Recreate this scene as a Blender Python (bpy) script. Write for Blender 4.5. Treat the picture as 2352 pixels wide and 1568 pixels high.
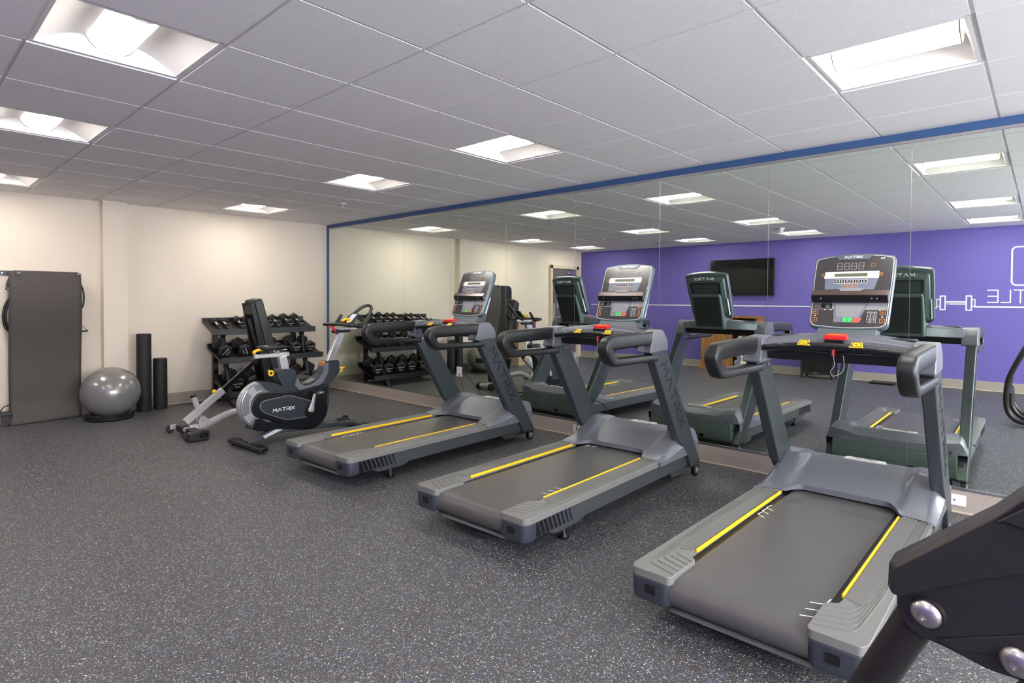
import bpy, bmesh, math, random
from mathutils import Vector, Matrix

random.seed(7)
PI = math.pi
for _o in list(bpy.data.objects):
    bpy.data.objects.remove(_o, do_unlink=True)
SC = bpy.context.scene
COL = SC.collection

# ------------------------------------------------------------------ camera
yaw, pitch, roll = math.radians(132.578), math.radians(-1.0814), math.radians(0.2501)
fwd = Vector((math.cos(yaw)*math.cos(pitch), math.sin(yaw)*math.cos(pitch), math.sin(pitch)))
rgt = fwd.cross(Vector((0, 0, 1))).normalized()
upv = rgt.cross(fwd)
r2 = math.cos(roll)*rgt + math.sin(roll)*upv
u2 = -math.sin(roll)*rgt + math.cos(roll)*upv
cam = bpy.data.cameras.new('camera')
camo = bpy.data.objects.new('camera', cam)
COL.objects.link(camo)
M4 = Matrix.Identity(4)
for i in range(3):
    M4[i][0] = r2[i]; M4[i][1] = u2[i]; M4[i][2] = -fwd[i]
M4[0][3], M4[1][3], M4[2][3] = 8.0222, -4.5726, 1.3241
camo.matrix_world = M4
cam.sensor_width = 36.0
cam.lens = 36.0*1333.18/2352.0
cam.shift_y = -(784.0-713.1)/2352.0
cam.clip_start = 0.02
cam.clip_end = 60
SC.camera = camo

# ------------------------------------------------------------------ world, exposure
w = bpy.data.worlds.new('world'); SC.world = w
w.use_nodes = True
w.node_tree.nodes['Background'].inputs[0].default_value = (0.7, 0.82, 1.0, 1)
w.node_tree.nodes['Background'].inputs[1].default_value = 0.4
SC.view_settings.view_transform = 'Standard'
SC.view_settings.look = 'None'
SC.view_settings.gamma = 1
SC.view_settings.use_curve_mapping = False
SC.view_settings.exposure = 1.65
LAMP = 34.0          # strength of the ceiling light diffusers
WINDOW_FILL = 7.5         # fill light from the window added to the unseen end wall

# ------------------------------------------------------------------ materials
def lin(c):
    return tuple(((v/255.0)/12.92 if v/255.0 <= 0.04045 else ((v/255.0+0.055)/1.055)**2.4) for v in c)

def mat(name, rgb, rough=0.5, metal=0.0, var=0.06, vscale=40.0, bump=0.0, bscale=300.0, spec=0.5, coat=0.0):
    m = bpy.data.materials.new(name); m.use_nodes = True
    nt = m.node_tree; N = nt.nodes; L = nt.links
    b = N['Principled BSDF']
    c = lin(rgb)
    tc = N.new('ShaderNodeTexCoord')
    nz = N.new('ShaderNodeTexNoise'); nz.inputs['Scale'].default_value = vscale; nz.inputs['Detail'].default_value = 3
    L.new(tc.outputs['Object'], nz.inputs['Vector'])
    mp = N.new('ShaderNodeMapRange')
    mp.inputs['From Min'].default_value = 0.3; mp.inputs['From Max'].default_value = 0.7
    mp.inputs['To Min'].default_value = 1-var; mp.inputs['To Max'].default_value = 1+var
    L.new(nz.outputs['Fac'], mp.inputs['Value'])
    mx = N.new('ShaderNodeVectorMath'); mx.operation = 'SCALE'
    mx.inputs[0].default_value = c
    L.new(mp.outputs['Result'], mx.inputs['Scale'])
    L.new(mx.outputs['Vector'], b.inputs['Base Color'])
    b.inputs['Roughness'].default_value = rough
    b.inputs['Metallic'].default_value = metal
    b.inputs['Specular IOR Level'].default_value = spec
    if coat: b.inputs['Coat Weight'].default_value = coat
    if bump:
        n2 = N.new('ShaderNodeTexNoise'); n2.inputs['Scale'].default_value = bscale; n2.inputs['Detail'].default_value = 2
        L.new(tc.outputs['Object'], n2.inputs['Vector'])
        bp = N.new('ShaderNodeBump'); bp.inputs['Strength'].default_value = bump; bp.inputs['Distance'].default_value = 0.002
        L.new(n2.outputs['Fac'], bp.inputs['Height']); L.new(bp.outputs['Normal'], b.inputs['Normal'])
    return m

def emis(name, rgb, strength):
    m = bpy.data.materials.new(name); m.use_nodes = True
    b = m.node_tree.nodes['Principled BSDF']
    b.inputs['Base Color'].default_value = (*lin(rgb), 1)
    b.inputs['Emission Color'].default_value = (*lin(rgb), 1)
    b.inputs['Emission Strength'].default_value = strength
    return m

M = {}
M['slate'] = mat('slate_plastic', (113, 115, 123), 0.38, 0.25, 0.03, 20, 0.05, 500)
M['slate_dark'] = mat('slate_dark_plastic', (56, 59, 69), 0.4, 0.15, 0.03)
M['tm_metal'] = mat('painted_steel', (72, 79, 82), 0.34, 0.4, 0.03, 60, 0.04, 900)
M['tm_side'] = mat('painted_steel_beam', (76, 79, 80), 0.45, 0.4, 0.03)
M['rail'] = mat('rail_plastic', (118, 117, 114), 0.42, 0.1, 0.03, 30, 0.08, 700)
M['grip'] = mat('grip_rubber', (24, 24, 26), 0.36, 0.0, 0.06, 30, 0.25, 900)
M['belt'] = mat('belt_rubber', (82, 80, 79), 0.42, 0.0, 0.05, 9, 0.12, 900)
M['yellow'] = mat('yellow_plastic', (250, 196, 22), 0.45, 0, 0.03)
M['black'] = mat('black_plastic', (21, 21, 22), 0.42, 0, 0.08)
M['blackgloss'] = mat('black_gloss', (22, 21, 22), 0.14, 0, 0.04)
M['console_rim'] = mat('console_rim', (88, 98, 104), 0.35, 0.3, 0.03)
M['console_back'] = mat('console_back', (84, 96, 97), 0.45, 0.15, 0.03)
M['console_pad'] = mat('console_pad', (34, 38, 40), 0.5, 0.0, 0.03)
M['face'] = mat('console_face', (60, 57, 58), 0.22, 0, 0.05, 60)
M['face_grey'] = mat('console_face_grey', (134, 134, 136), 0.35, 0, 0.04)
M['face_slate'] = mat('console_face_slate', (104, 110, 124), 0.35, 0, 0.03)
M['ledge'] = mat('console_ledge', (84, 68, 64), 0.22, 0.2, 0.03)
M['white'] = mat('white_print', (238, 238, 236), 0.5, 0, 0.01)
M['greyprint'] = mat('grey_print', (120, 118, 120), 0.5, 0, 0.01)
M['orange'] = mat('orange_print', (222, 140, 48), 0.5, 0, 0.01)
M['green'] = mat('green_button', (70, 205, 98), 0.4, 0, 0.02)
M['red'] = mat('red_plastic', (222, 40, 40), 0.35, 0, 0.03)
M['redbtn'] = mat('red_button', (232, 92, 70), 0.4, 0, 0.02)
M['lcd'] = mat('lcd_strip', (96, 98, 74), 0.2, 0, 0.03)
M['darkprint'] = mat('dark_print', (26, 25, 34), 0.5, 0, 0.02)
M['chrome'] = mat('chrome', (225, 225, 225), 0.12, 1.0, 0.01)
M['alu'] = mat('aluminium', (205, 205, 208), 0.28, 0.75, 0.02, 80)
M['castgrey'] = mat('frame_grey_paint', (176, 174, 172), 0.4, 0.1, 0.02, 60, 0.05, 500)
M['steeldark'] = mat('black_steel', (19, 19, 21), 0.38, 0.2, 0.08, 40, 0.06, 600)
M['rubberhex'] = mat('dumbbell_rubber', (43, 41, 40), 0.55, 0, 0.06, 60, 0.1, 400)
M['bikebody'] = mat('bike_body', (52, 58, 64), 0.34, 0.2, 0.03, 30)
M['bikedark'] = mat('bike_dark', (20, 21, 24), 0.3, 0.1, 0.05)
M['flyclear'] = mat('flywheel_guard', (150, 154, 158), 0.2, 0.55, 0.12, 7)
M['flysilver'] = mat('flywheel_silver', (205, 208, 212), 0.25, 0.6, 0.03)
M['vinyl'] = mat('black_vinyl', (33, 32, 33), 0.42, 0, 0.05, 40, 0.15, 400)
M['foam'] = mat('foam_roller', (27, 26, 26), 0.62, 0, 0.12, 200, 0.5, 260)
M['label'] = mat('paper_label', (205, 214, 220), 0.6, 0, 0.12, 120)
M['outlet'] = mat('outlet_white', (232, 230, 226), 0.4, 0, 0.01)
M['cord'] = mat('cord_black', (24, 24, 26), 0.5, 0, 0.05)
M['cordgrey'] = mat('cord_grey', (165, 165, 165), 0.5, 0, 0.05)
M['bracket'] = mat('machine_shroud', (36, 33, 34), 0.42, 0, 0.05, 30, 0.2, 700)
M['mtube'] = mat('machine_tube', (44, 41, 41), 0.36, 0.35, 0.05, 30)
M['boltsteel'] = mat('bolt_steel', (196, 192, 190), 0.34, 1.0, 0.02)
M['towel'] = mat('towel_white', (232, 226, 212), 0.9, 0, 0.06, 90, 0.5, 200)
M['towelblue'] = mat('towel_print', (60, 80, 150), 0.9, 0, 0.05)
M['tv'] = mat('tv_screen', (20, 20, 22), 0.09, 0, 0.02)
M['hamper'] = mat('hamper_black', (30, 28, 30), 0.5, 0, 0.1)
M['rollwhite'] = mat('roller_white', (222, 220, 212), 0.6, 0, 0.05, 60)
M['purple_mat'] = mat('purple_mat', (88, 66, 130), 0.6, 0, 0.05)
M['binbeige'] = mat('bin_beige', (176, 156, 128), 0.6, 0, 0.04)
M['silver'] = mat('silver_channel', (190, 188, 186), 0.25, 0.9, 0.02)
M['band'] = mat('wall_blue_paint', (58, 90, 134), 0.5, 0, 0.03, 6)
M['taupe'] = mat('baseboard_vinyl', (164, 153, 144), 0.5, 0, 0.03, 8)
M['door'] = mat('door_grey', (98, 88, 96), 0.5, 0, 0.05, 12)
M['doorframe'] = mat('door_frame_beige', (206, 190, 166), 0.5, 0, 0.02)
M['brownglass'] = mat('door_glass', (170, 160, 120), 0.2, 0, 0.02)
def diffuser_mat():
    m = emis('lamp_diffuser', (255, 249, 240), 1.0)
    nt = m.node_tree; N = nt.nodes; L = nt.links; b = N['Principled BSDF']
    g = N.new('ShaderNodeNewGeometry'); sp = N.new('ShaderNodeSeparateXYZ'); L.new(g.outputs['True Normal'], sp.inputs[0])
    mr = N.new('ShaderNodeMapRange'); mr.interpolation_type = 'SMOOTHSTEP'
    mr.inputs['From Min'].default_value = -.86; mr.inputs['From Max'].default_value = -.985
    mr.inputs['To Min'].default_value = 0.55; mr.inputs['To Max'].default_value = LAMP
    L.new(sp.outputs['Z'], mr.inputs['Value']); L.new(mr.outputs['Result'], b.inputs['Emission Strength'])
    return m
M['diffuser'] = diffuser_mat()
M['reflector'] = mat('lamp_reflector', (232, 228, 226), 0.45, 0, 0.01)
M['tbar'] = mat('ceiling_tbar', (226, 224, 220), 0.45, 0, 0.01)
M['windowfill'] = emis('window_fill_light', (240, 243, 250), WINDOW_FILL)  # glow of the added window, in a daylight tint

def wall_mat(name, rgb, weave=0.03):
    m = mat(name, rgb, 0.62, 0, 0.012, 3)
    nt = m.node_tree; N = nt.nodes; L = nt.links
    b = N['Principled BSDF']
    tc = N.new('ShaderNodeTexCoord')
    mg = N.new('ShaderNodeMapping'); mg.inputs['Scale'].default_value = (260, 260, 14)
    L.new(tc.outputs['Object'], mg.inputs['Vector'])
    nz = N.new('ShaderNodeTexNoise'); nz.inputs['Scale'].default_value = 1; nz.inputs['Detail'].default_value = 2
    L.new(mg.outputs['Vector'], nz.inputs['Vector'])
    bp = N.new('ShaderNodeBump'); bp.inputs['Strength'].default_value = weave*5; bp.inputs['Distance'].default_value = 0.001
    L.new(nz.outputs['Fac'], bp.inputs['Height']); L.new(bp.outputs['Normal'], b.inputs['Normal'])
    return m
M['cream'] = wall_mat('cream_wallcovering', (224, 211, 194))
M['purple'] = wall_mat('purple_wallcovering', (108, 95, 174))

def floor_mat():
    m = bpy.data.materials.new('speckled_rubber_floor'); m.use_nodes = True
    nt = m.node_tree; N = nt.nodes; L = nt.links
    b = N['Principled BSDF']
    tc = N.new('ShaderNodeTexCoord')
    base = N.new('ShaderNodeTexNoise'); base.inputs['Scale'].default_value = 90; base.inputs['Detail'].default_value = 4
    L.new(tc.outputs['Object'], base.inputs['Vector'])
    cr = N.new('ShaderNodeValToRGB')
    cr.color_ramp.elements[0].position = 0.3; cr.color_ramp.elements[0].color = (*lin((54, 52, 51)), 1)
    cr.color_ramp.elements[1].position = 0.7; cr.color_ramp.elements[1].color = (*lin((75, 72, 71)), 1)
    L.new(base.outputs['Fac'], cr.inputs['Fac'])
    # warped coordinates so that flecks are irregular shards
    wn = N.new('ShaderNodeTexNoise'); wn.inputs['Scale'].default_value = 160; wn.inputs['Detail'].default_value = 1
    L.new(tc.outputs['Object'], wn.inputs['Vector'])
    sc = N.new('ShaderNodeVectorMath'); sc.operation = 'SCALE'; sc.inputs['Scale'].default_value = 0.012
    L.new(wn.outputs['Color'], sc.inputs[0])
    ad = N.new('ShaderNodeVectorMath'); ad.operation = 'ADD'
    L.new(tc.outputs['Object'], ad.inputs[0]); L.new(sc.outputs['Vector'], ad.inputs[1])
    prev = cr.outputs['Color']
    for scale, dens, size, cols in ((190, 0.25, 0.27, ((232, 224, 210), (116, 154, 204))), (360, 0.30, 0.30, ((190, 186, 180), (94, 126, 168)))):
        v = N.new('ShaderNodeTexVoronoi'); v.inputs['Scale'].default_value = scale
        v.voronoi_dimensions = '2D'
        L.new(ad.outputs['Vector'], v.inputs['Vector'])
        sep = N.new('ShaderNodeSeparateColor'); L.new(v.outputs['Color'], sep.inputs['Color'])
        c1 = N.new('ShaderNodeMath'); c1.operation = 'LESS_THAN'; c1.inputs[1].default_value = dens
        L.new(sep.outputs['Red'], c1.inputs[0])
        sz = N.new('ShaderNodeMath'); sz.operation = 'MULTIPLY'; sz.inputs[1].default_value = size*1.6
        L.new(sep.outputs['Green'], sz.inputs[0])
        c2 = N.new('ShaderNodeMath'); c2.operation = 'LESS_THAN'
        L.new(v.outputs['Distance'], c2.inputs[0]); L.new(sz.outputs[0], c2.inputs[1])
        mm = N.new('ShaderNodeMath'); mm.operation = 'MULTIPLY'
        L.new(c1.outputs[0], mm.inputs[0]); L.new(c2.outputs[0], mm.inputs[1])
        ck = N.new('ShaderNodeMath'); ck.operation = 'GREATER_THAN'; ck.inputs[1].default_value = 0.55
        L.new(sep.outputs['Blue'], ck.inputs[0])
        cm = N.new('ShaderNodeMix'); cm.data_type = 'RGBA'
        cm.inputs['A'].default_value = (*lin(cols[0]), 1); cm.inputs['B'].default_value = (*lin(cols[1]), 1)
        L.new(ck.outputs[0], cm.inputs['Factor'])
        mx = N.new('ShaderNodeMix'); mx.data_type = 'RGBA'
        L.new(mm.outputs[0], mx.inputs['Factor']); L.new(prev, mx.inputs['A']); L.new(cm.outputs['Result'], mx.inputs['B'])
        prev = mx.outputs['Result']
    L.new(prev, b.inputs['Base Color'])
    b.inputs['Roughness'].default_value = 0.5
    b.inputs['Specular IOR Level'].default_value = 0.4
    bp = N.new('ShaderNodeBump'); bp.inputs['Strength'].default_value = 0.25; bp.inputs['Distance'].default_value = 0.001
    L.new(base.outputs['Fac'], bp.inputs['Height']); L.new(bp.outputs['Normal'], b.inputs['Normal'])
    return m
M['floor'] = floor_mat()
M['tile'] = mat('ceiling_tile', (230, 226, 226), 0.85, 0, 0.02, 30, 0.6, 260)

def mirror_mat():
    m = bpy.data.materials.new('mirror_glass'); m.use_nodes = True
    b = m.node_tree.nodes['Principled BSDF']
    b.inputs['Base Color'].default_value = (0.77, 0.83, 0.765, 1)
    b.inputs['Metallic'].default_value = 1; b.inputs['Roughness'].default_value = 0.0
    return m
M['mirror'] = mirror_mat()

def wood_mat():
    m = bpy.data.materials.new('oak_laminate'); m.use_nodes = True
    nt = m.node_tree; N = nt.nodes; L = nt.links; b = N['Principled BSDF']
    tc = N.new('ShaderNodeTexCoord'); mp = N.new('ShaderNodeMapping'); mp.inputs['Scale'].default_value = (14, 14, 1.2)
    L.new(tc.outputs['Object'], mp.inputs['Vector'])
    nz = N.new('ShaderNodeTexNoise'); nz.inputs['Scale'].default_value = 1.6; nz.inputs['Detail'].default_value = 6; nz.inputs['Distortion'].default_value = 0.6
    L.new(mp.outputs['Vector'], nz.inputs['Vector'])
    cr = N.new('ShaderNodeValToRGB')
    cr.color_ramp.elements[0].position = 0.3; cr.color_ramp.elements[0].color = (*lin((120, 80, 42)), 1)
    cr.color_ramp.elements[1].position = 0.72; cr.color_ramp.elements[1].color = (*lin((176, 126, 70)), 1)
    L.new(nz.outputs['Fac'], cr.inputs['Fac']); L.new(cr.outputs['Color'], b.inputs['Base Color'])
    b.inputs['Roughness'].default_value = 0.5
    return m
M['wood'] = wood_mat()

def ribbed_mat(name, rgb, scale, axis, depth=0.6, rough=0.42, metal=0.0):
    """fine moulded ribs"""
    m = mat(name, rgb, rough, metal, 0.03)
    nt = m.node_tree; N = nt.nodes; L = nt.links; b = N['Principled BSDF']
    tc = N.new('ShaderNodeTexCoord')
    wv = N.new('ShaderNodeTexWave'); wv.wave_type = 'BANDS'; wv.bands_direction = axis
    wv.inputs['Scale'].default_value = scale
    L.new(tc.outputs['Object'], wv.inputs['Vector'])
    bp = N.new('ShaderNodeBump'); bp.inputs['Strength'].default_value = depth; bp.inputs['Distance'].default_value = 0.002
    L.new(wv.outputs['Fac'], bp.inputs['Height']); L.new(bp.outputs['Normal'], b.inputs['Normal'])
    return m
M['railribs'] = ribbed_mat('rail_tread', (104, 103, 101), 130, 'DIAGONAL', 0.2)
M['matfoam'] = ribbed_mat('mat_foam', (72, 65, 62), 55, 'DIAGONAL', 0.35, 0.6)
M['grille'] = ribbed_mat('vent_grille', (98, 110, 107), 18, 'Z', 0.45, 0.45)
M['ball'] = ribbed_mat('ball_vinyl', (142, 140, 137), 11, 'Y', 0.10, 0.22, 0.35)

# ------------------------------------------------------------------ mesh builder
class MB:
    def __init__(s): s.bm = bmesh.new()
    def _xf(s, vs, mx):
        if mx is not None: bmesh.ops.transform(s.bm, matrix=mx, verts=vs)
    def box(s, c, d, mx=None):
        r = bmesh.ops.create_cube(s.bm, size=1)['verts']
        bmesh.ops.scale(s.bm, vec=d, verts=r); bmesh.ops.translate(s.bm, vec=c, verts=r)
        s._xf(r, mx); return s
    def b2(s, x0, x1, y0, y1, z0, z1, mx=None):
        return s.box(((x0+x1)/2, (y0+y1)/2, (z0+z1)/2), (abs(x1-x0), abs(y1-y0), abs(z1-z0)), mx)
    def prism(s, pts, axis, a0, a1, mx=None):
        def P(a, p):
            return {'x': (a, p[0], p[1]), 'y': (p[0], a, p[1]), 'z': (p[0], p[1], a)}[axis]
        A = [s.bm.verts.new(P(a0, p)) for p in pts]; B = [s.bm.verts.new(P(a1, p)) for p in pts]
        fs = [s.bm.faces.new(A), s.bm.faces.new(B[::-1])]
        n = len(pts)
        for i in range(n):
            fs.append(s.bm.faces.new((A[i], B[i], B[(i+1) % n], A[(i+1) % n])))
        bmesh.ops.recalc_face_normals(s.bm, faces=fs)
        s._xf(A+B, mx); return s
    def loft(s, rings, cap=True, closed=True, mx=None):
        R = [[s.bm.verts.new(p) for p in r] for r in rings]
        fs = []
        for a, b in zip(R, R[1:]):
            n = len(a)
            for i in range(n if closed else n-1):
                fs.append(s.bm.faces.new((a[i], a[(i+1) % n], b[(i+1) % n], b[i])))
        if cap and closed:
            fs.append(s.bm.faces.new(R[0][::-1])); fs.append(s.bm.faces.new(R[-1]))
        bmesh.ops.recalc_face_normals(s.bm, faces=fs)
        s._xf([v for r in R for v in r], mx); return s
    def tube(s, path, r, seg=14, smooth=4, flat=1.0, cap=True, mx=None, flatdir=None):
        P = [Vector(p) for p in path]
        rr = list(r) if isinstance(r, (list, tuple)) else [r]*len(P)
        if smooth > 1 and len(P) > 2:
            Q = []; RR = []
            for i in range(len(P)-1):
                p0 = P[max(i-1, 0)]; p1 = P[i]; p2 = P[i+1]; p3 = P[min(i+2, len(P)-1)]
                for k in range(smooth):
                    t = k/smooth
                    Q.append(0.5*((2*p1)+(p2-p0)*t+(2*p0-5*p1+4*p2-p3)*t*t+(3*p1-p0-3*p2+p3)*t**3))
                    RR.append(rr[i]*(1-t)+rr[i+1]*t)
            Q.append(P[-1]); RR.append(rr[-1]); P, rr = Q, RR
        rings = []
        T = (P[1]-P[0]).normalized()
        nrm = Vector(flatdir) if flatdir else (Vector((0, 0, 1)) if abs(T.z) < 0.9 else Vector((1, 0, 0)))
        for i, p in enumerate(P):
            T = ((P[min(i+1, len(P)-1)]-P[max(i-1, 0)])).normalized()
            nrm = (nrm - T*nrm.dot(T)).normalized()
            bn = T.cross(nrm)
            rings.append([p+nrm*(math.cos(2*PI*k/seg)*rr[i]*flat)+bn*(math.sin(2*PI*k/seg)*rr[i]) for k in range(seg)])
        return s.loft(rings, cap, True, mx)
    def cyl(s, p0, p1, r, seg=24, r1=None, mx=None):
        return s.tube([p0, p1], [r, r if r1 is None else r1], seg, 1, mx=mx)
    def bar(s, p0, p1, wd, ht, up=(0, 0, 1), mx=None):
        """rectangular bar between two points"""
        a, b = Vector(p0), Vector(p1); T = (b-a).normalized(); U = Vector(up)
        U = (U-T*U.dot(T)).normalized(); S = T.cross(U)
        q = [(-wd/2, -ht/2), (wd/2, -ht/2), (wd/2, ht/2), (-wd/2, ht/2)]
        return s.loft([[p+S*x+U*y for x, y in q] for p in (a, b)], mx=mx)
    def lathe(s, prof, seg=32, mx=None):
        return s.loft([[(r*math.cos(2*PI*k/seg), r*math.sin(2*PI*k/seg), z) for k in range(seg)] for r, z in prof], mx=mx)
    def sphere(s, c, r, sc=(1, 1, 1), seg=24, mx=None):
        v = bmesh.ops.create_uvsphere(s.bm, u_segments=seg, v_segments=max(8, seg//2), radius=r)['verts']
        bmesh.ops.scale(s.bm, vec=sc, verts=v); bmesh.ops.translate(s.bm, vec=c, verts=v)
        s._xf(v, mx); return s
    def torus(s, R, r, seg=36, rs=10, mx=None):
        rings = []
        for k in range(seg+1):
            a = 2*PI*k/seg
            rings.append([((R+r*math.cos(2*PI*j/rs))*math.cos(a), (R+r*math.cos(2*PI*j/rs))*math.sin(a), r*math.sin(2*PI*j/rs)) for j in range(rs)])
        return s.loft(rings, cap=False, mx=mx)
    def grid(s, fn, nu, nv, mx=None):
        V = [[s.bm.verts.new(fn(i/nu, j/nv)) for j in range(nv+1)] for i in range(nu+1)]
        fs = []
        for i in range(nu):
            for j in range(nv):
                fs.append(s.bm.faces.new((V[i][j], V[i+1][j], V[i+1][j+1], V[i][j+1])))
        s._xf([v for r in V for v in r], mx); return s
    def quad(s, a, b, c, d, mx=None):
        V = [s.bm.verts.new(p) for p in (a, b, c, d)]
        s.bm.faces.new(V); s._xf(V, mx); return s
    def build(s, name, m, parent=None, bevel=0.0, ang=35, seg=2, solid=0.0):
        me = bpy.data.meshes.new(name)
        bmesh.ops.remove_doubles(s.bm, verts=s.bm.verts, dist=1e-6)
        for f in s.bm.faces: f.smooth = True
        s.bm.to_mesh(me); s.bm.free()
        try: me.set_sharp_from_angle(angle=math.radians(ang))
        except Exception: pass
        me.materials.append(m)
        o = bpy.data.objects.new(name, me); COL.objects.link(o)
        if parent is not None: o.parent = parent
        if solid:
            q = o.modifiers.new('solid', 'SOLIDIFY'); q.thickness = solid; q.offset = 0
        if bevel:
            q = o.modifiers.new('bevel', 'BEVEL'); q.width = bevel; q.segments = seg; q.limit_method = 'ANGLE'
            q.angle_limit = math.radians(30); q.harden_normals = True; q.miter_outer = 'MITER_ARC'
        return o

def tag(o, label=None, cat=None, group=None, kind=None):
    if label: o['label'] = label
    if cat: o['category'] = cat
    if group: o['group'] = group
    if kind: o['kind'] = kind
    return o
def thing(name, label, cat, loc=(0, 0, 0), rz=0.0, group=None):
    o = bpy.data.objects.new(name, None); COL.objects.link(o)
    o.location = loc; o.rotation_euler = (0, 0, rz); o.empty_display_size = 0.1
    return tag(o, label, cat, group)
def struct(o): o['kind'] = 'structure'; return o
def dup(o, parent=None, loc=None, rz=None, label=None):
    c = o.copy(); COL.objects.link(c); c.parent = parent
    if loc is not None: c.location = loc
    if rz is not None: c.rotation_euler = (0, 0, rz)
    if label: c['label'] = label
    for ch in [x for x in SC.objects if x.parent == o]:
        dup(ch, c)
    return c

# stroke lettering: each glyph = width, list of polylines in a unit-high cell
G = {
 'M': (1.35, [[(0, 0), (.2, 1), (.675, .35), (1.15, 1), (1.35, 0)]]),
 'A': (1.2, [[(0, 0), (.6, 1), (1.2, 0)]]),
 'T': (1.1, [[(0, 1), (1.1, 1)], [(.55, 1), (.55, 0)]]),
 'R': (1.0, [[(0, 0), (0, .45), (.8, .45), (.98, .6), (.98, .85), (.8, 1), (0, 1)], [(.45, .45), (1, 0)]]),
 'I': (0.0, [[(0, 0), (0, 1)]]),
 'X': (1.1, [[(0, 0), (1.1, 1)], [(0, 1), (1.1, 0)]]),
 'E': (.75, [[(.75, 0), (0, 0), (0, 1), (.75, 1)], [(0, .5), (.7, .5)]]),
 'L': (.65, [[(0, 1), (0, 0), (.65, 0)]]),
 'B': (.7, [[(0, 0), (0, 1), (.6, 1), (.7, .85), (.7, .65), (.55, .5), (0, .5)], [(.55, .5), (.7, .35), (.7, .15), (.6, 0), (0, 0)]]),
 '+': (.6, [[(0, .5), (.6, .5)], [(.3, .2), (.3, .8)]]), '-': (.6, [[(0, .5), (.6, .5)]]),
 'v': (.7, [[(0, .5), (.25, .2), (.7, .8)]]), ' ': (.4, []),
 '0': (.6, [[(0, 0), (.6, 0), (.6, 1), (0, 1), (0, 0)]]), '1': (.2, [[(0, .8), (.2, 1), (.2, 0)]]),
 '2': (.6, [[(0, 1), (.6, 1), (.6, .5), (0, .5), (0, 0), (.6, 0)]]), '3': (.6, [[(0, 1), (.6, 1), (.6, 0), (0, 0)], [(0, .5), (.6, .5)]]),
 '4': (.6, [[(0, 1), (0, .5), (.6, .5)], [(.6, 1), (.6, 0)]]), '5': (.6, [[(.6, 1), (0, 1), (0, .5), (.6, .5), (.6, 0), (0, 0)]]),
 '6': (.6, [[(.6, 1), (0, 1), (0, 0), (.6, 0), (.6, .5), (0, .5)]]), '7': (.6, [[(0, 1), (.6, 1), (.3, 0)]]),
 '8': (.6, [[(0, 0), (.6, 0), (.6, 1), (0, 1), (0, 0)], [(0, .5), (.6, .5)]]), '9': (.6, [[(0, 0), (.6, 0), (.6, 1), (0, 1), (0, .5), (.6, .5)]]),
}
def text_width(s, h, gap=.3):
    return h*(sum(G[c][0] for c in s)+gap*(len(s)-1))
def letters(mb, s, O, X, Y, h, wd, th, center=True, gap=.3):
    """write s as raised strokes: origin O, reading direction X, up direction Y (unit vectors)"""
    O, X, Y = Vector(O), Vector(X).normalized(), Vector(Y).normalized(); Z = X.cross(Y)
    x = -text_width(s, h, gap)/2 if center else 0
    kk = 0
    for c in s:
        g = G[c]
        for pl in g[1]:
            for a, b in zip(pl, pl[1:]):
                pa = O+X*(x+a[0]*h)+Y*(a[1]*h); pb = O+X*(x+b[0]*h)+Y*(b[1]*h)
                d = (pb-pa).normalized()
                kk = (kk+1) % 4
                mb.bar(pa-d*wd*.35+Z*th*(.5+.12*kk), pb+d*wd*.35+Z*th*(.5+.12*kk), wd, th, up=Z)
        x += (g[0]+gap)*h
    return mb
def outline(mb, pts, O, X, Y, wd, th, close=True):
    O, X, Y = Vector(O), Vector(X), Vector(Y); Z = X.cross(Y)
    P = [O+X*a+Y*b for a, b in pts]
    if close: P.append(P[0])
    for i, (a, b) in enumerate(zip(P, P[1:])):
        d = (b-a).normalized(); zz = Z*th*(.5+.12*(i % 3))
        mb.bar(a-d*wd*.4+zz, b+d*wd*.4+zz, wd, th, up=Z)
    return mb
def plate(mb, pts, O, X, Y, t0, t1):
    """flat polygon plate in plane (X,Y) from t0 to t1 along the normal"""
    O, X, Y = Vector(O), Vector(X), Vector(Y); Z = X.cross(Y)
    return mb.loft([[O+X*a+Y*b+Z*t for a, b in pts] for t in (t0, t1)])
def rrect(x0, x1, y0, y1, r, n=5):
    out = []
    for cx, cy, a0 in ((x1-r, y0+r, -PI/2), (x1-r, y1-r, 0), (x0+r, y1-r, PI/2), (x0+r, y0+r, PI)):
        for k in range(n+1):
            a = a0+PI/2*k/n
            out.append((cx+r*math.cos(a), cy+r*math.sin(a)))
    return out
def roundpoly(pts, r, n=4):
    """round the corners of a polygon; r number or list"""
    out = []; N_ = len(pts)
    for i in range(N_):
        rr = r[i] if isinstance(r, (list, tuple)) else r
        p = Vector(pts[i]); a = Vector(pts[i-1]); b = Vector(pts[(i+1) % N_])
        if rr <= 0: out.append(tuple(p)); continue
        da, db = a-p, b-p
        d = min(rr, da.length*.48, db.length*.48)
        pa, pb = p+da.normalized()*d, p+db.normalized()*d
        for k in range(n+1):
            t = k/n
            out.append(tuple(pa*(1-t)**2+p*2*t*(1-t)+pb*t*t))
    return out

# ================================================================== ROOM
RX, RY, H = 11.0, -6.55, 2.44
T = 0.6096
def slab(name, m, *a, bevel=0):
    return struct(MB().b2(*a).build(name, m, bevel=bevel))
slab('floor', M['floor'], -.15, RX+.1, RY-.1, .2, -.1, 0)
slab('wall_left', M['cream'], -.12, 0, RY-.1, .2, 0, 2.6)
slab('wall_right', M['band'], 0, RX, .006, .12, 0, 2.6)
slab('wall_back', M['purple'], 0, RX, RY-.12, RY, 0, 2.6)
# pilaster in the cream wall
slab('trim_1', M['cream'], 0, .12, -2.851, -2.612, 0, 2.44)
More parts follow.
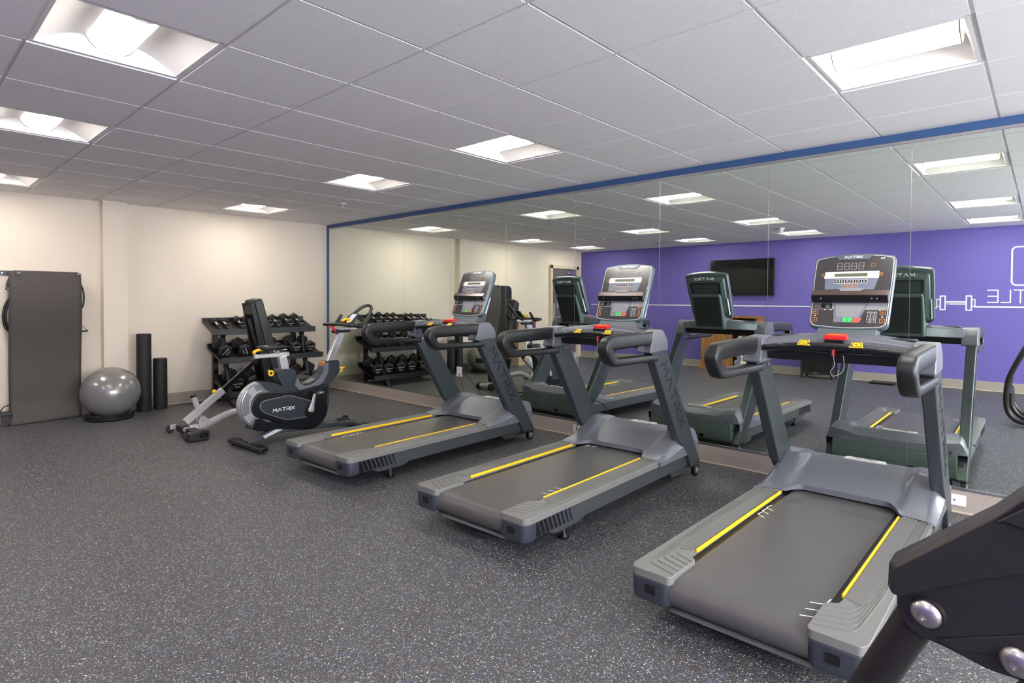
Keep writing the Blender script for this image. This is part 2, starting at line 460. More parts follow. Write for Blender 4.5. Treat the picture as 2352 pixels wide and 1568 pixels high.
# unseen end wall; its glowing window band is added to brighten the ceiling
wl = MB().b2(RX, RX+.1, RY, 0, 0, .8).b2(RX, RX+.1, RY, 0, 2.2, 2.6).b2(RX, RX+.1, RY, -5.6, .8, 2.2).b2(RX, RX+.1, -.9, 0, .8, 2.2)
struct(wl.build('wall_front', M['cream']))
win = MB().b2(RX+.04, RX+.06, -5.6, -.9, .8, 2.2).build('fill_window_1', M['windowfill']); struct(win)
wf = MB()
for yy in (-5.58, -4.03, -2.47, -.92): wf.b2(RX+.0, RX+.04, yy-.03, yy+.03, .8, 2.2)
for zz in (.83, 2.17): wf.b2(RX+.0, RX+.04, -5.6, -.9, zz-.03, zz+.03)
wf.build('fill_window_frame', M['silver'], win)

# baseboards with a paler bottom bead
def baseboard(name, x0, x1, y0, y1, nx, ny):
    mb = MB(); t = .012
    if nx: mb.b2(x0, x0+t*nx, y0, y1, 0, .14)
    if ny: mb.b2(x0, x1, y0, y0+t*ny, 0, .14)
    o = struct(mb.build(name, M['taupe'], bevel=.003))
    q = MB(); t2 = .018
    if nx: q.b2(x0, x0+t2*nx, y0, y1, 0, .01)
    if ny: q.b2(x0, x1, y0, y0+t2*ny, 0, .01)
    q.build('bead', M['doorframe'], o)
baseboard('baseboard_left', 0, 0, -5.3, -2.85, 1, 0)
baseboard('baseboard_left_2', 0, 0, -2.6, 0, 1, 0)
baseboard('baseboard_left_3', .12, .12, -2.851, -2.612, 1, 0)
baseboard('baseboard_right', 0, RX, .006, 0, 0, -1)
baseboard('baseboard_back', 0, RX, RY, 0, 0, 1)

# ceiling tiles (tegular), T-bar grid above, openings for the lights
LIGHTS = [(i, j) for i in (-8, -4, 0, 3, 7) for j in (3, -1, -4)]
def cellxy(i, j):
    return 5.36-(i+1)*T, 5.36-i*T, -3.53+j*T, -3.53+(j+1)*T
tb = MB(); fb = MB()
for i in range(-10, 9):
    for j in range(-6, 7):
        if (i, j) in LIGHTS: continue
        x0, x1, y0, y1 = cellxy(i, j)
        a0, a1, c0, c1 = max(x0, 0), min(x1, RX), max(y0, RY), min(y1, .006)
        if a1-a0 < .02 or c1-c0 < .02: continue
        g = .0075; h0, h1 = H-.006, H+.004
        e = [a0+(g if x0 >= 0 else 0), a1-(g if x1 <= RX else 0), c0+(g if y0 >= RY else 0), c1-(g if y1 <= 0 else 0)]
        if e[1]-e[0] < .005 or e[3]-e[2] < .005: continue
        lo = [(e[0], e[2], h0), (e[1], e[2], h0), (e[1], e[3], h0), (e[0], e[3], h0)]
        hi = [(p[0], p[1], h1) for p in lo]
        tb.loft([hi, lo])
struct(tb.build('ceiling', M['tile'], ang=20))
for i in range(-11, 10):
    x = 5.36-i*T
    if 0 < x < RX: fb.b2(x-.012, x+.012, RY, 0, H+.003, H+.012)
for j in range(-6, 7):
    y = -3.53+j*T
    if RY < y < 0: fb.b2(0, RX, y-.012, y+.012, H+.0035, H+.0125)
struct(fb.build('trim_2', M['tbar']))
slab('trim_3', M['tbar'], 0, RX, -.03, .006, H-.004, H+.01)
slab('trim_4', M['tbar'], 0, .03, RY, 0, H-.005, H+.009)
slab('ceiling_void', M['black'], -.1, RX+.1, RY-.1, .2, 2.70, 2.75)

# recessed 2x2 lights
def make_light():
    t = thing('ceiling_light', 'x', 'ceiling light', group='recessed square ceiling lights')
    hw = T/2-.012
    f = MB()
    for s in (-1, 1):
        f.b2(s*hw, s*(hw-.014), -hw, hw, -.002, .01); f.b2(-hw, hw, s*hw, s*(hw-.014), -.0015, .0095)
    f.build('frame', M['tbar'], t)
    r = MB(); q = hw-.012
    def refl(sgn):
        def fn(a, b):
            y = q+(0.085-q)*b
            z = .002+.075*math.sin(b*PI/2)
            return (-q+2*q*a, sgn*y, z)
        return fn
    r.grid(refl(1), 2, 10); r.grid(refl(-1), 2, 10)
    for s in (-1, 1):   # end gussets
        r.loft([[(s*q, -q, .0), (s*q, q, .0), (s*(q-.004), q, .0), (s*(q-.004), -q, .0)],
                [(s*q, -q, .09), (s*q, q, .09), (s*(q-.036), .1, .09), (s*(q-.036), -.1, .09)]])
    r.b2(-q, q, -q, q, .09, .1)
    r.build('reflector', M['reflector'], t, ang=50)
    d = MB(); R_ = .098; n = 16
    rings = []
    for x, k in ((-q+.038, 1), (q-.038, 1)):
        rings.append([(x, R_*math.cos(PI+PI*a/n), .088+.078*math.sin(PI+PI*a/n)) for a in range(n+1)])
    d.loft(rings)
    d.build('diffuser', M['diffuser'], t, ang=60)
    for s in (-1, 1):
        MB().tube([(s*(q-.038), R_*math.cos(PI+PI*a/n), .088+.079*math.sin(PI+PI*a/n)) for a in range(n+1)], .003, 6, 1).build('end_rim', M['silver'], t)
    return t
L0 = make_light()
row_names = {3: 'in the row nearest the mirrors', -1: 'in the middle row', -4: 'in the row by the purple wall'}
col_names = {-8: 'fifth from the cream wall', -4: 'fourth from the cream wall', 0: 'third from the cream wall', 3: 'second from the cream wall', 7: 'closest to the cream wall'}
for n, (i, j) in enumerate(LIGHTS):
    x0, x1, y0, y1 = cellxy(i, j)
    lab = 'recessed square ceiling light %s, %s' % (row_names[j], col_names[i])
    if n == 0:
        L0.location = ((x0+x1)/2, (y0+y1)/2, H); L0['label'] = lab
    else:
        dup(L0, None, ((x0+x1)/2, (y0+y1)/2, H), 0, lab)

# mirrors in panels over the blue wall
edges = [.085, .999, 1.909, 2.824, 3.730, 4.647, 5.554, 6.463, 7.365, 8.280, 9.19, 10.10]
ordn = ['first', 'second', 'third', 'fourth', 'fifth', 'sixth', 'seventh', 'eighth', 'ninth', 'tenth', 'eleventh']
for k, (a, b) in enumerate(zip(edges, edges[1:])):
    o = MB().b2(a+.0016, b-.0016, 0, .005, .158, 2.365).build('mirror_panel', M['mirror'])
    tag(o, 'tall frameless wall mirror panel, %s from the cream wall corner' % ordn[k], 'mirror', 'mirror panels along the blue wall')
_c = MB().b2(.085, 10.1, -.006, .006, 2.360, 2.378).b2(.085, 10.1, -.008, .006, .142, .158)
for e_ in edges[1:-1]: _c.b2(e_-.0022, e_+.0022, .0005, .005, .15, 2.37)
struct(_c.build('trim_5', M['silver'], bevel=.0))
# blue painted wall strip left and above is the wall itself

# ceiling bits
def sprinkler(loc, lab):
    t = thing('sprinkler', lab, 'sprinkler', loc, group='ceiling sprinklers')
    MB().lathe([(.038, 0), (.036, -.006), (.014, -.01)][::-1], 24).build('escutcheon', M['outlet'], t)
    MB().cyl((0, 0, -.008), (0, 0, -.035), .007, 12).cyl((0, 0, -.035), (0, 0, -.038), .016, 16).bar((-.01, 0, -.01), (-.005, 0, -.034), .003, .003).bar((.01, 0, -.01), (.005, 0, -.034), .003, .003).build('nozzle', M['chrome'], t)
sprinkler((1.98, -.915, H-.006), 'small chrome ceiling sprinkler near the mirrors, above the dumbbell rack side')
sprinkler((2.0, -4.48, H-.006), 'small chrome ceiling sprinkler seen only in the mirror, over the back of the room')
t = thing('dome_camera', 'small white ball camera on ceiling, reflected beside the television', 'camera', (5.03, -4.75, H-.006))
MB().lathe([(.05, -.02), (.055, 0)], 24).build('base', M['outlet'], t)
MB().sphere((0, 0, -.04), .035).build('ball', M['outlet'], t)
for (x, y, lab) in ((2.6, -5.6, 'dark slotted ceiling vent by the purple wall, seen in reflection'),):
    t = thing('ceiling_vent', lab, 'vent', (x, y, H-.007))
    MB().b2(-.16, .16, -.05, .05, -.002, .006).build('frame', M['tbar'], t, bevel=.001)
    m_ = MB()
    for k in range(5): m_.b2(-.15, .15, -.042+.018*k, -.03+.018*k, -.004, .0)
    m_.build('slats', M['greyprint'], t)

# outlets
def outlet(loc, axis, lab, w_=.07, h_=.115, sockets=True, screw=False):
    t = thing('wall_outlet', lab, 'outlet', loc)
    rot = Matrix.Rotation({'x': 0, '-y': -PI/2, 'y': PI/2}[axis], 4, 'Z')
    MB().b2(0, .006, -w_/2, w_/2, -h_/2, h_/2, rot).build('plate', M['outlet'], t, bevel=.002)
    m_ = MB()
    if sockets:
        for z in (-.024, .024):
            m_.b2(.006, .0066, -.010, -.007, z-.006, z+.006, rot).b2(.006, .0066, .007, .010, z-.006, z+.006, rot).b2(.006, .0066, -.003, .003, z-.013, z-.008, rot)
    if screw: m_.cyl(rot @ Vector((.005, 0, 0)), rot @ Vector((.008, 0, 0)), .005, 12)
    m_.build('sockets' if sockets else 'screw', M['black'] if sockets else M['chrome'], t)
outlet((0, -2.49, .41), 'x', 'white wall outlet behind the tall foam roller')
outlet((0, -1.42, .47), 'x', 'white wall outlet behind the dumbbell rack')
outlet((7.62, -.006, .079), '-y', 'white blank cable plate on the baseboard beside the nearest treadmill', .115, .07, False, True)
outlet((4.69, -.006, .062), '-y', 'white plate on the baseboard behind the middle treadmill', .08, .1, False, True)
outlet((2.99, -.001, .48), '-y', 'white power outlet on the mirror left of the farthest treadmill', .085, .115)
def cord(pts, lab, m='cord', r=.004):
    o = MB().tube(pts, r, 8, 6).build('power_cord', M[m]); tag(o, lab, 'power cord')
cord([(2.99, -.012, .46), (3.03, -.04, .45), (3.12, -.08, .36), (3.25, -.13, .2), (3.3, -.16, .06), (3.45, -.2, .012), (3.7, -.25, .012)], 'black power cord hanging from the outlet on the mirror by the farthest treadmill')
cord([(4.69, -.02, .07), (4.78, -.03, .30), (4.86, -.05, .36), (4.95, -.1, .3), (5.02, -.13, .12), (5.1, -.18, .012), (5.35, -.25, .012)], 'black power cord looping up behind the middle treadmill')

# ================================================================== TREADMILL
def make_treadmill():
    t = thing('treadmill', 'x', 'treadmill', group='treadmills facing the mirrors')
    # side beams
    for s in (-1, 1):
        prof = [(-.80, .105), (-.74, .078), (-.52, .078), (-.46, .10), (.90, .10), (1.00, .12), (1.0, .20), (-.98, .195), (-.98, .13), (-.9, .105)]
        o = MB().prism(prof, 'x', s*.29, s*.418).build('side_beam', M['tm_side'], t, bevel=.006)
        # dark louvred vent on the outer face
        v = MB()
        base = [(-.925, .188), (-.585, .19), (-.625, .110), (-.885, .110), (-.925, .125)]
        v.prism(base, 'x', s*.4175, s*.4195)
        v.build('side_vent', M['slate_dark'], o)
        v = MB()
        for k in range(9):
            a = -.918+.037*k; wd = .029-.0026*k
            v.prism([(a+(.026 if k else 0), .113), (a+.026+wd, .113), (a+wd-.004, .186), (a-(.004 if k else 0), .186)], 'x', s*.4185, s*.421)
        v.build('vent_slots', M['blackgloss'], o)
        # lower front bracket and wheel
        b = MB().prism([(.62, .10), (.66, .055), (.80, .05), (.86, .075), (.98, .07), (1.0, .10)], 'x', s*.33, s*.40)
        b.build('lift_bracket', M['tm_side'], t, bevel=.004)
        wl_ = MB().cyl((s*.405, 1.0, .046), (s*.435, 1.0, .046), .045, 28)
        wo = wl_.build('wheel', M['black'], t, bevel=.004)
        MB().cyl((s*.43, 1.0, .046), (s*.438, 1.0, .046), .024, 20).cyl((s*.436, 1.0, .046), (s*.442, 1.0, .046), .010, 12).build('hub', M['alu'], wo)
        ft = MB().cyl((s*.37, -.60, 0), (s*.37, -.60, .012), .028, 24).cyl((s*.37, -.60, .012), (s*.37, -.60, .03), .022, 20, .012)
        fo = ft.build('levelling_foot', M['black'], t)
        MB().cyl((s*.37, -.60, .02), (s*.37, -.60, .09), .007, 12).build('screw', M['chrome'], fo)
    # foot rails
    for s in (-1, 1):
        pts = [(s*.292, -.72), (s*.292, .46), (s*.428, .46), (s*.430, -.97), (s*.412, -1.0), (s*.262, -1.0), (s*.248, -.985), (s*.248, -.775), (s*.262, -.76), (s*.285, -.752)]
        o = MB().prism(roundpoly(pts, .012, 3), 'z', .192, .226).build('foot_rail', M['rail'], t, bevel=.007, seg=3)
        MB().prism(roundpoly([(s*.297, .40), (s*.372, .40), (s*.372, -.68), (s*.345, -.715), (s*.297, -.69)], .008, 3), 'z', .2255, .2285).build('tread_insert', M['railribs'], o)
        rb = MB()
        for k in range(5):     # chevron ridges sweeping down the rail
            u0 = .262 if k else .28
            off = .0085*k
            path = [(s*(.252), -.80-.040*k), (s*(.335+off), -.765-.040*k), (s*(.350+off), -.74-.036*k), (s*(.366+off*.9), -.66), (s*(.378+off*1.0), .1), (s*(.378+off*1.0), .42)]
            for a, b in zip(path, path[1:]):
                rb.bar((a[0], a[1], .2265), (b[0], b[1], .2265), .0045, .005)
        rb.build('ridges', M['rail'], o, ang=60)
        for k in range(4):
            pass
        rs = MB()
        for k in range(4): rs.b2(s*(.305+.017*k), s*(.313+.017*k), .415, .445, .2255, .2275)
        rs.build('front_slots', M['tbar'], o)
        ys = MB().b2(s*.282, s*.2915, -.68, .40, .216, .2325)
        ys.build('yellow_strip', M['yellow'], t, bevel=.003)
        # rear cap below the rail
        pts = [(s*.258, -.905), (s*.424, -.905), (s*.432, -.935), (s*.420, -1.002), (s*.27, -1.004), (s*.252, -.985)]
        c_ = MB()
        rings = []
        for z, k in ((.100, .93), (.115, .985), (.15, 1.0), (.192, 1.0)):
            cx_, cy_ = s*.34, -.95
            rings.append([(cx_+(p[0]-cx_)*k, cy_+(p[1]-cy_)*k, z) for p in roundpoly(pts, .03, 4)])
        c_.loft(rings)
        co = c_.build('rear_cap', M['slate_dark'], t, bevel=.004)
        MB().prism(rrect(s*.333-.022, s*.333+.022, .138, .172, .005), 'y', -1.0065, -1.0).build('cap_recess', M['blackgloss'], co)
    # belt
    bp = []
    rad = .058; zc = .150
    prof = [(.62, zc+rad), (-.90, zc+rad)]
    for k in range(1, 13):
        a = PI/2+PI*k/12
        prof.append((-.935+rad*math.cos(a), zc+rad*math.sin(a)))
    prof += [(.62, zc-rad)]
    rings = [[(-.256, p[0], p[1]) for p in prof], [(.256, p[0], p[1]) for p in prof]]
    MB().loft(rings).build('running_belt', M['belt'], t, ang=40)
    d = MB().b2(-.292, .292, -.86, .70, .150, .2035).b2(-.25, .25, -.6, .9, .085, .13)
    d.build('deck', M['black'], t)
    MB().prism([(-.975, .078), (-.935, .068), (-.9, .078), (-.9, .092), (-.96, .095)], 'x', -.27, .27).build('rear_crossbar', M['tm_side'], t, bevel=.004)
    # motor cover
    def hgt(u, v):
        a = abs(u)
        # central hood
        tt = min(max((v-.50)/.46, 0), 1); hc = .243+.118*(tt**1.15*(1-tt)+tt*(1-(1-tt)**1.6))
        # wings
        tw = min(max((v-.40)/.40, 0), 1); hw_ = .232+.140*(.75*tw**1.9+.25*tw)
        k = min(max((a-.255)/.045, 0), 1); k = k*k*(3-2*k)
        h = hc*(1-k)+hw_*k
        if v > .92: h -= (.05*((v-.92)/.14)**2)
        if a > .405:
            h -= (a-.405)/.034*max(h-.205, 0)*.55
        return h
    def vst(u):
        a = abs(u)
        if a < .20: return .545
        if a < .285:
            k = (a-.20)/.085; return .545-.125*(k**2.2)
        return .42-.02*(a-.285)/.15
    NU, NV = 64, 26
    def fn(a, b):
        u = -.440+.88*a
        v0 = vst(u); v1 = 1.06-.05*(abs(u)/.44)**3
        v = v0+(v1-v0)*b
        return (u, v, hgt(u, v))
    mc = MB(); mc.grid(fn, NU, NV)
    # skirts
    def lower(a): 
        u = -.44+.88*a
        return .22 if abs(u) < .285 else .2275
    rows = []
    for i in range(NU+1):
        p = fn(i/NU, 0); rows.append(((p[0], p[1], p[2]), (p[0], p[1]+.004, lower(i/NU))))
    for a, b in zip(rows, rows[1:]): mc.quad(a[0], b[0], b[1], a[1])
    for s_ in (0, 1):
        for k in range(NV):
            p, q = fn(s_, k/NV), fn(s_, (k+1)/NV)
            mc.quad(p, q, (q[0], q[1], .195), (p[0], p[1], .195))
    for i in range(NU):
        p, q = fn(i/NU, 1), fn((i+1)/NU, 1)
        mc.quad(p, q, (q[0], q[1]+.004, .262), (p[0], p[1]+.004, .262))
    mo = mc.build('motor_cover', M['slate'], t, ang=40)
    lb = MB()
    plate(lb, roundpoly([(-.115, -.022), (.115, -.022), (.10, .022), (-.10, .022)], .006, 3), (.03, .93, hgt(0, .93)-.001), (1, 0, 0), (0, .98, .06), 0, .008)
    lo_ = lb.build('cover_badge', M['tbar'], mo, bevel=.002)
    tx = MB(); letters(tx, 'MATRIX', (.03, .92, hgt(0, .93)+.0075), (1, 0, 0), (0, .998, .06), .016, .003, .001)
    tx.build('badge_lettering', M['greyprint'], lo_)
    # front housing with grille
    fh = MB().prism([(.80, .10), (1.045, .098), (1.062, .13), (1.064, .262), (.80, .262)], 'x', -.385, .385).build('front_housing', M['grille'], t, bevel=.004)
    MB().b2(-.375, .375, 1.062, 1.068, .262, .30).build('housing_band', M['slate'], fh, bevel=.002)
    m_ = MB()
    for s in (-1, 1): m_.cyl((s*.35, 1.066, .279), (s*.35, 1.072, .279), .008, 14)
    m_.build('housing_bolts', M['chrome'], fh)
    MB().b2(.10, .14, 1.06, 1.068, .118, .145).build('power_socket', M['blackgloss'], fh)
    MB().b2(-.36, .36, .7, 1.03, .05, .10).build('undercarriage', M['black'], t)
    # uprights
    for s in (-1, 1):
        up = [(.885, .088), (1.040, .078), (1.052, .095), (.47, 1.0), (.25, 1.0), (.655, .35), (.83, .19)]
        o = MB().prism(up, 'x', s*.380, s*.442).build('upright', M['tm_metal'], t, bevel=.008, seg=3)
        tx = MB()
        # lettering running down the outer face
        d = Vector((0, .535, -.845))
        yd = Vector((0, .845, .535)) if s > 0 else Vector((0, -.845, -.535))
        if s > 0:
            letters(tx, 'MATRIX', (s*.4425, .555, .645), (0, .535, -.845), (0, .845, .535), .072, .0125, .0012, gap=.42)
        else:
            letters(tx, 'MATRIX', (s*.4425, .615, .683), (0, .535, -.845), (0, -.845, -.535), .072, .0125, .0012, gap=.42)
        tx.build('upright_lettering', M['darkprint'], o)
        sb = MB()
        for (v, z) in ((.36, .955), (.43, .955)): sb.cyl((s*.379, v, z), (s*.374, v, z), .010, 14)
        sb.build('screws', M['chrome'], o)
    # collars joining uprights, handrails and dash
    for s in (-1, 1):
        cp = roundpoly([(.225, .975), (.488, .985), (.475, 1.06), (.405, 1.128), (.27, 1.118), (.25, 1.03)], .02, 4)
        MB().prism(cp, 'x', s*.350, s*.448).build('collar', M['slate'], t, bevel=.012, seg=3)
    # handrails
    for s in (-1, 1):
        # swept rounded-rectangle section: thick top bar, rear nose, slim lower bar
        cl = [(.285, 1.074, .045), (.10, 1.072, .045), (-.10, 1.068, .045), (-.20, 1.064, .044), (-.237, 1.056, .042), (-.253, 1.036, .038), (-.240, 1.005, .036), (-.212, .972, .034), (-.180, .952, .030), (-.13, .947, .026), (.0, .945, .0245), (.15, .943, .024), (.345, .940, .024)]
        P_ = [Vector((0, c[0], c[1])) for c in cl]; Hh = [c[2] for c in cl]
        pts_, hh_ = [], []
        for i in range(len(P_)-1):
            p0, p1, p2, p3 = P_[max(i-1, 0)], P_[i], P_[i+1], P_[min(i+2, len(P_)-1)]
            for k in range(4):
                f = k/4
                pts_.append(0.5*((2*p1)+(p2-p0)*f+(2*p0-5*p1+4*p2-p3)*f*f+(3*p1-p0-3*p2+p3)*f**3)); hh_.append(Hh[i]*(1-f)+Hh[i+1]*f)
        pts_.append(P_[-1]); hh_.append(Hh[-1])
        rings = []
        for i, p in enumerate(pts_):
            Tn = (pts_[min(i+1, len(pts_)-1)]-pts_[max(i-1, 0)]).normalized(); Nn = Vector((0, -Tn.z, Tn.y))
            ring_ = []
            for k in range(24):
                a_ = 2*PI*k/24; c_, s_ = math.cos(a_), math.sin(a_)
                cx2 = math.copysign(abs(c_)**.42, c_); sy2 = math.copysign(abs(s_)**.42, s_)
                ring_.append(p+Vector((s*.411+cx2*.036, 0, 0))+Nn*(sy2*hh_[i]))
            rings.append(ring_)
        MB().loft(rings).build('handrail', M['grip'], t, ang=50)
    # dash
    def dash(name, m, rings, bev=.0):
        return MB().loft(rings).build(name, m, t, bevel=bev)
    rings = []
    for k in range(17):
        a = -1+2*k/16; u = .372*a; arc = 1-a*a
        v0 = .30+.045*arc; v1 = .47+.16*arc; zt = 1.112+.030*arc; zb = 1.035+.01*arc
        rings.append([(u, v0, zb+.02), (u, v0+.03, zb), (u, v1, zb+.01), (u, v1, zt-.01), (u, v1-.02, zt+.004), (u, v0+.05, zt), (u, v0+.01, zt-.02)])
    dash('dash', M['slate'], rings, .006)
    for s in (-1, 1):    # cup holders
        mx = Matrix.Translation((s*.285, .445, 1.128)) @ Matrix.Rotation(-s*.35, 4, 'Z') @ Matrix.Diagonal((1.45, .85, 1, 1))
        co = MB().torus(.043, .006, 32, 8, mx).build('cup_holder', M['slate_dark'], t)
        MB().lathe([(.040, -.001), (.041, .0015)], 28, mx).build('cup_well', M['blackgloss'], co)
    MB().prism([(.345, .995), (.43, .995), (.45, 1.05), (.335, 1.05)], 'x', -.372, .372).build('crossbeam', M['black'], t, bevel=.006)
    # grip bar
    gb = []
    for k in range(21):
        a = -1+2*k/20; gb.append((.345*a, .262-.028*(1-a*a), 1.062+.028*(1-a*a)))
    o = MB().tube(gb, .0175, 16, 1).build('grip_bar', M['grip'], t)
    for s in (-1, 1):
        mx = Matrix.Translation((s*.123, .236, 1.094)) @ Matrix.Rotation(math.radians(38), 4, 'X')
        MB().loft([[(x, y, z) for x, y in ((-.044, -.020), (.044, -.020), (.044, .026), (-.044, .026))] if z < 0 else [(x, y, z) for x, y in ((-.036, -.022), (.036, -.022), (.026, .026), (-.026, .026))] for z in (-.020, .008)], mx=mx).build('control_pod', M['grip'], t, bevel=.006)
        pb = MB(); pb.loft([[(x, y, z) for x, y in ((-.032, -.019), (.032, -.019), (.023, .023), (-.023, .023))] for z in (.0082, .0115)], mx=mx)
        po = pb.build('control_pad', M['yellow'], t, bevel=.001)
        q = MB(); outline(q, [(-.023, -.013), (.023, -.013), (.016, .017), (-.016, .017)], (0, 0, .0115), (1, 0, 0), (0, 1, 0), .0028, .0008)
        q.bar((-.008, .001, .012), (.006, .001, .012), .004, .001)
        bmesh.ops.transform(q.bm, matrix=mx, verts=q.bm.verts); q.build('pad_print', M['blackgloss'], po)
    for s in (-1, 1):
        MB().b2(s*.205-.05, s*.205+.05, .232, .246, 1.088, 1.0905).build('pulse_sensor', M['alu'], t, bevel=.001)
    # emergency stop
    es = MB().loft([[(-.056, .330, 1.118), (.056, .330, 1.118), (.050, .395, 1.125), (-.050, .395, 1.125)], [(-.056, .330, 1.140), (.056, .330, 1.140), (.045, .395, 1.150), (-.045, .395, 1.150)]])
    eo = es.build('emergency_stop', M['red'], t, bevel=.004)
    MB().b2(-.035, .035, .340, .347, 1.1445, 1.147).build('stop_print', M['yellow'], eo)
    MB().b2(-.045, .045, .305, .335, 1.098, 1.12).build('stop_socket', M['blackgloss'], t, bevel=.003)
    MB().tube([(0, .31, 1.10), (.002, .285, 1.05), (.012, .28, .99), (-.004, .27, .955), (.01, .28, .93), (.05, .30, .965), (.045, .31, 1.04)], .0018, 6, 5).build('safety_cord', M['cordgrey'], t)
    MB().cyl((0, .30, 1.075), (0, .30, 1.035), .009, 12).build('clip', M['red'], t)
    # console
    O_ = Vector((0, .557, 1.176)); X_ = Vector((1, 0, 0)); Y_ = Vector((0, .386, .922)).normalized()
    Z_ = X_.cross(Y_)     # towards the user: (0,-,+)
    W0, W1, HH = .198, .206, .462
    outl = []
    def top(a): return HH-.030*a*a
    raw = [(-W0+.0, .0)]
    shape = []
    n = 12
    shape += [(-W0+.035+k*(2*W0-.07)/n, -.010*(1-((-1+2*k/n)**2))+.0) for k in range(n+1)]
    shape = [(x, y-.002) for x, y in shape]
    for k in range(1, 7):
        a = -PI/2+PI/2*k/6; shape.append((W0-.035+.035*math.cos(a)+.0, .033+.035*math.sin(a)))
    shape += [(W1, .30)]
    for k in range(0, 7):
        a = PI/2*k/6; shape.append((W1-.028+.028*math.cos(a), HH-.048+.028*math.sin(a)))
    shape += [((W1-.035)*(1-2*k/n), HH-.018+.016*(1-(1-2*k/n)**2)) for k in range(1, n)]
    for k in range(0, 7):
        a = PI/2+PI/2*k/6; shape.append((-W1+.028+.028*math.cos(a), HH-.048+.028*math.sin(a)))
    shape += [(-W1, .30)]
    for k in range(0, 6):
        a = PI+PI/2*k/6; shape.append((-W0+.035+.035*math.cos(a), .033+.035*math.sin(a)))
    cy0 = HH/2
    def ring(k, tz, dy=0): return [O_+X_*(x*k)+Y_*(cy0+(y-cy0)*k+dy)+Z_*tz for x, y in shape]
    co = MB().loft([ring(.93, -.052), ring(.985, -.045), ring(1.0, -.030), ring(1.0, -.008), ring(.985, 0)]).build('console', M['console_rim'], t, ang=30)
    # printed face plates
    def P(pts, m, name, t0=.0, t1=.0012, par=co, bev=0):
        mb = MB(); plate(mb, pts, O_, X_, Y_, t0, t1); return mb.build(name, m, par, bevel=bev)
    face = [(x*.955, cy0+(y-cy0)*.955) for x, y in shape]
    P(face, M['white'], 'face_outline', 0, .0008)
    face = [(x*.943, cy0+(y-cy0)*.947) for x, y in shape]
    P(face, M['face'], 'display_face', 0, .0016)
    P([(-.186, .108), (.186, .108), (.189, .17), (-.189, .17)], M['face_grey'], 'lower_bezel', .001, .0022)
    P([(-.068, .03), (.052, .03), (.098, .148), (-.078, .148)], M['face_slate'], 'centre_panel', .001, .0026)
    P([(-.055, .062), (.050, .062), (.083, .140), (-.068, .140)], M['face_grey'], 'touch_window', .001, .0034)
    P([(-.183, .112), (-.085, .112), (-.083, .145), (-.183, .145)], M['blackgloss'], 'info_label', .001, .0030)
    q = MB()
    for r_ in range(5):
        for (x0, x1) in ((-.178, -.138-.004*(r_ % 3)), (-.118, -.094-.003*(r_ % 2))):
            if r_ == 4 and x0 > -.13: continue
            plate(q, [(x0, .118+.0052*r_), (x1, .118+.0052*r_), (x1, .1205+.0052*r_), (x0, .1205+.0052*r_)], O_, X_, Y_, .003, .0036)
    q.build('info_print', M['greyprint'], co)
    # buttons
    P([(-.064, .032), (-.034, .032), (-.031, .056), (-.066, .056)], M['greyprint'], 'pause_button', .002, .004)
    P([(-.020, .032), (.018, .032), (.026, .058), (-.024, .058)], M['green'], 'start_button', .002, .004)
    P([(.025, .032), (.060, .032), (.070, .056), (.033, .056)], M['redbtn'], 'stop_button', .002, .004)
    q = MB(); outline(q, [(-.004, .038), (.006, .045), (-.004, .052)], O_+Z_*.004, X_, Y_, .0016, .0006); q.build('start_symbol', M['darkprint'], co)
    q = MB(); outline(q, [(.043, .039), (.053, .039), (.054, .050), (.044, .050)], O_+Z_*.004, X_, Y_, .0013, .0006)
    q.build('stop_symbol', M['redbtn'], co)
    # keypad
    P([(.088, .028), (.140, .028), (.142, .098), (.092, .098)], M['greyprint'], 'keypad_frame', .001, .0024)
    q = MB(); kd = MB()
    digits = ['1', '2', '3', '4', '5', '6', '7', '8', '9', '-', '0', 'v']
    for k in range(12):
        c, r_ = k % 3, k//3
        x = .0965+.0165*c-.0005*r_; y = .0820-.0165*r_
        plate(q, [(x-.0065, y-.0065), (x+.0065, y-.0065), (x+.0065, y+.0065), (x-.0065, y+.0065)], O_, X_, Y_, .002, .0032)
        if digits[k] != '': letters(kd, digits[k], O_+X_*x+Y_*(y-.0036)+Z_*.0032, X_, Y_, .0072, .0013, .0005)
    q.build('keypad_keys', M['blackgloss'], co); kd.build('keypad_digits', M['white'], co)
    # plus / minus keys in orange outlines
    q = MB()
    for sx in (-1, 1):
        cx_ = .168*sx
        for cy_, ch in ((.092, '+'), (.044, '-')):
            outline(q, [(cx_-.012, cy_-.011), (cx_+.012, cy_-.011), (cx_+.012, cy_+.011), (cx_-.012, cy_+.011)], O_+Z_*.0018, X_, Y_, .0018, .0008)
            letters(q, ch, O_+X_*cx_+Y_*(cy_-.006)+Z_*.0018, X_, Y_, .012, .0022, .0008)
    q.build('speed_incline_keys', M['orange'], co)
    q = MB(); letters(q, 'A', O_+X_*-.168+Y_*.064+Z_*.0018, X_, Y_, .008, .002, .0008); letters(q, 'A', O_+X_*.168+Y_*.064+Z_*.0018, X_, Y_, .008, .002, .0008)
    for x in (-.12, -.09, .152):
        plate(q, [(x-.003, .104), (x+.003, .104), (x+.003, .108), (x-.003, .108)], O_, X_, Y_, .0018, .0024)
    q.build('icons', M['white'], co)
    # ledge
    lg = MB()
    pr = [(.152, .0), (.150, .022), (.178, .040), (.216, .032), (.220, .0)]
    lg.loft([[O_+X_*x+Y_*y+Z_*z for y, z in pr] for x in (-.192, .192)])
    lgo = lg.build('ledge', M['ledge'], t, bevel=.004)
    q = MB(); q.loft([[O_+X_*x+Y_*y+Z_*z for y, z in ((.148, .003), (.1485, .023), (.178, .0407), (.183, .0397), (.152, .002))] for x in (-.191, .191)])
    q.build('ledge_lip', M['blackgloss'], lgo)
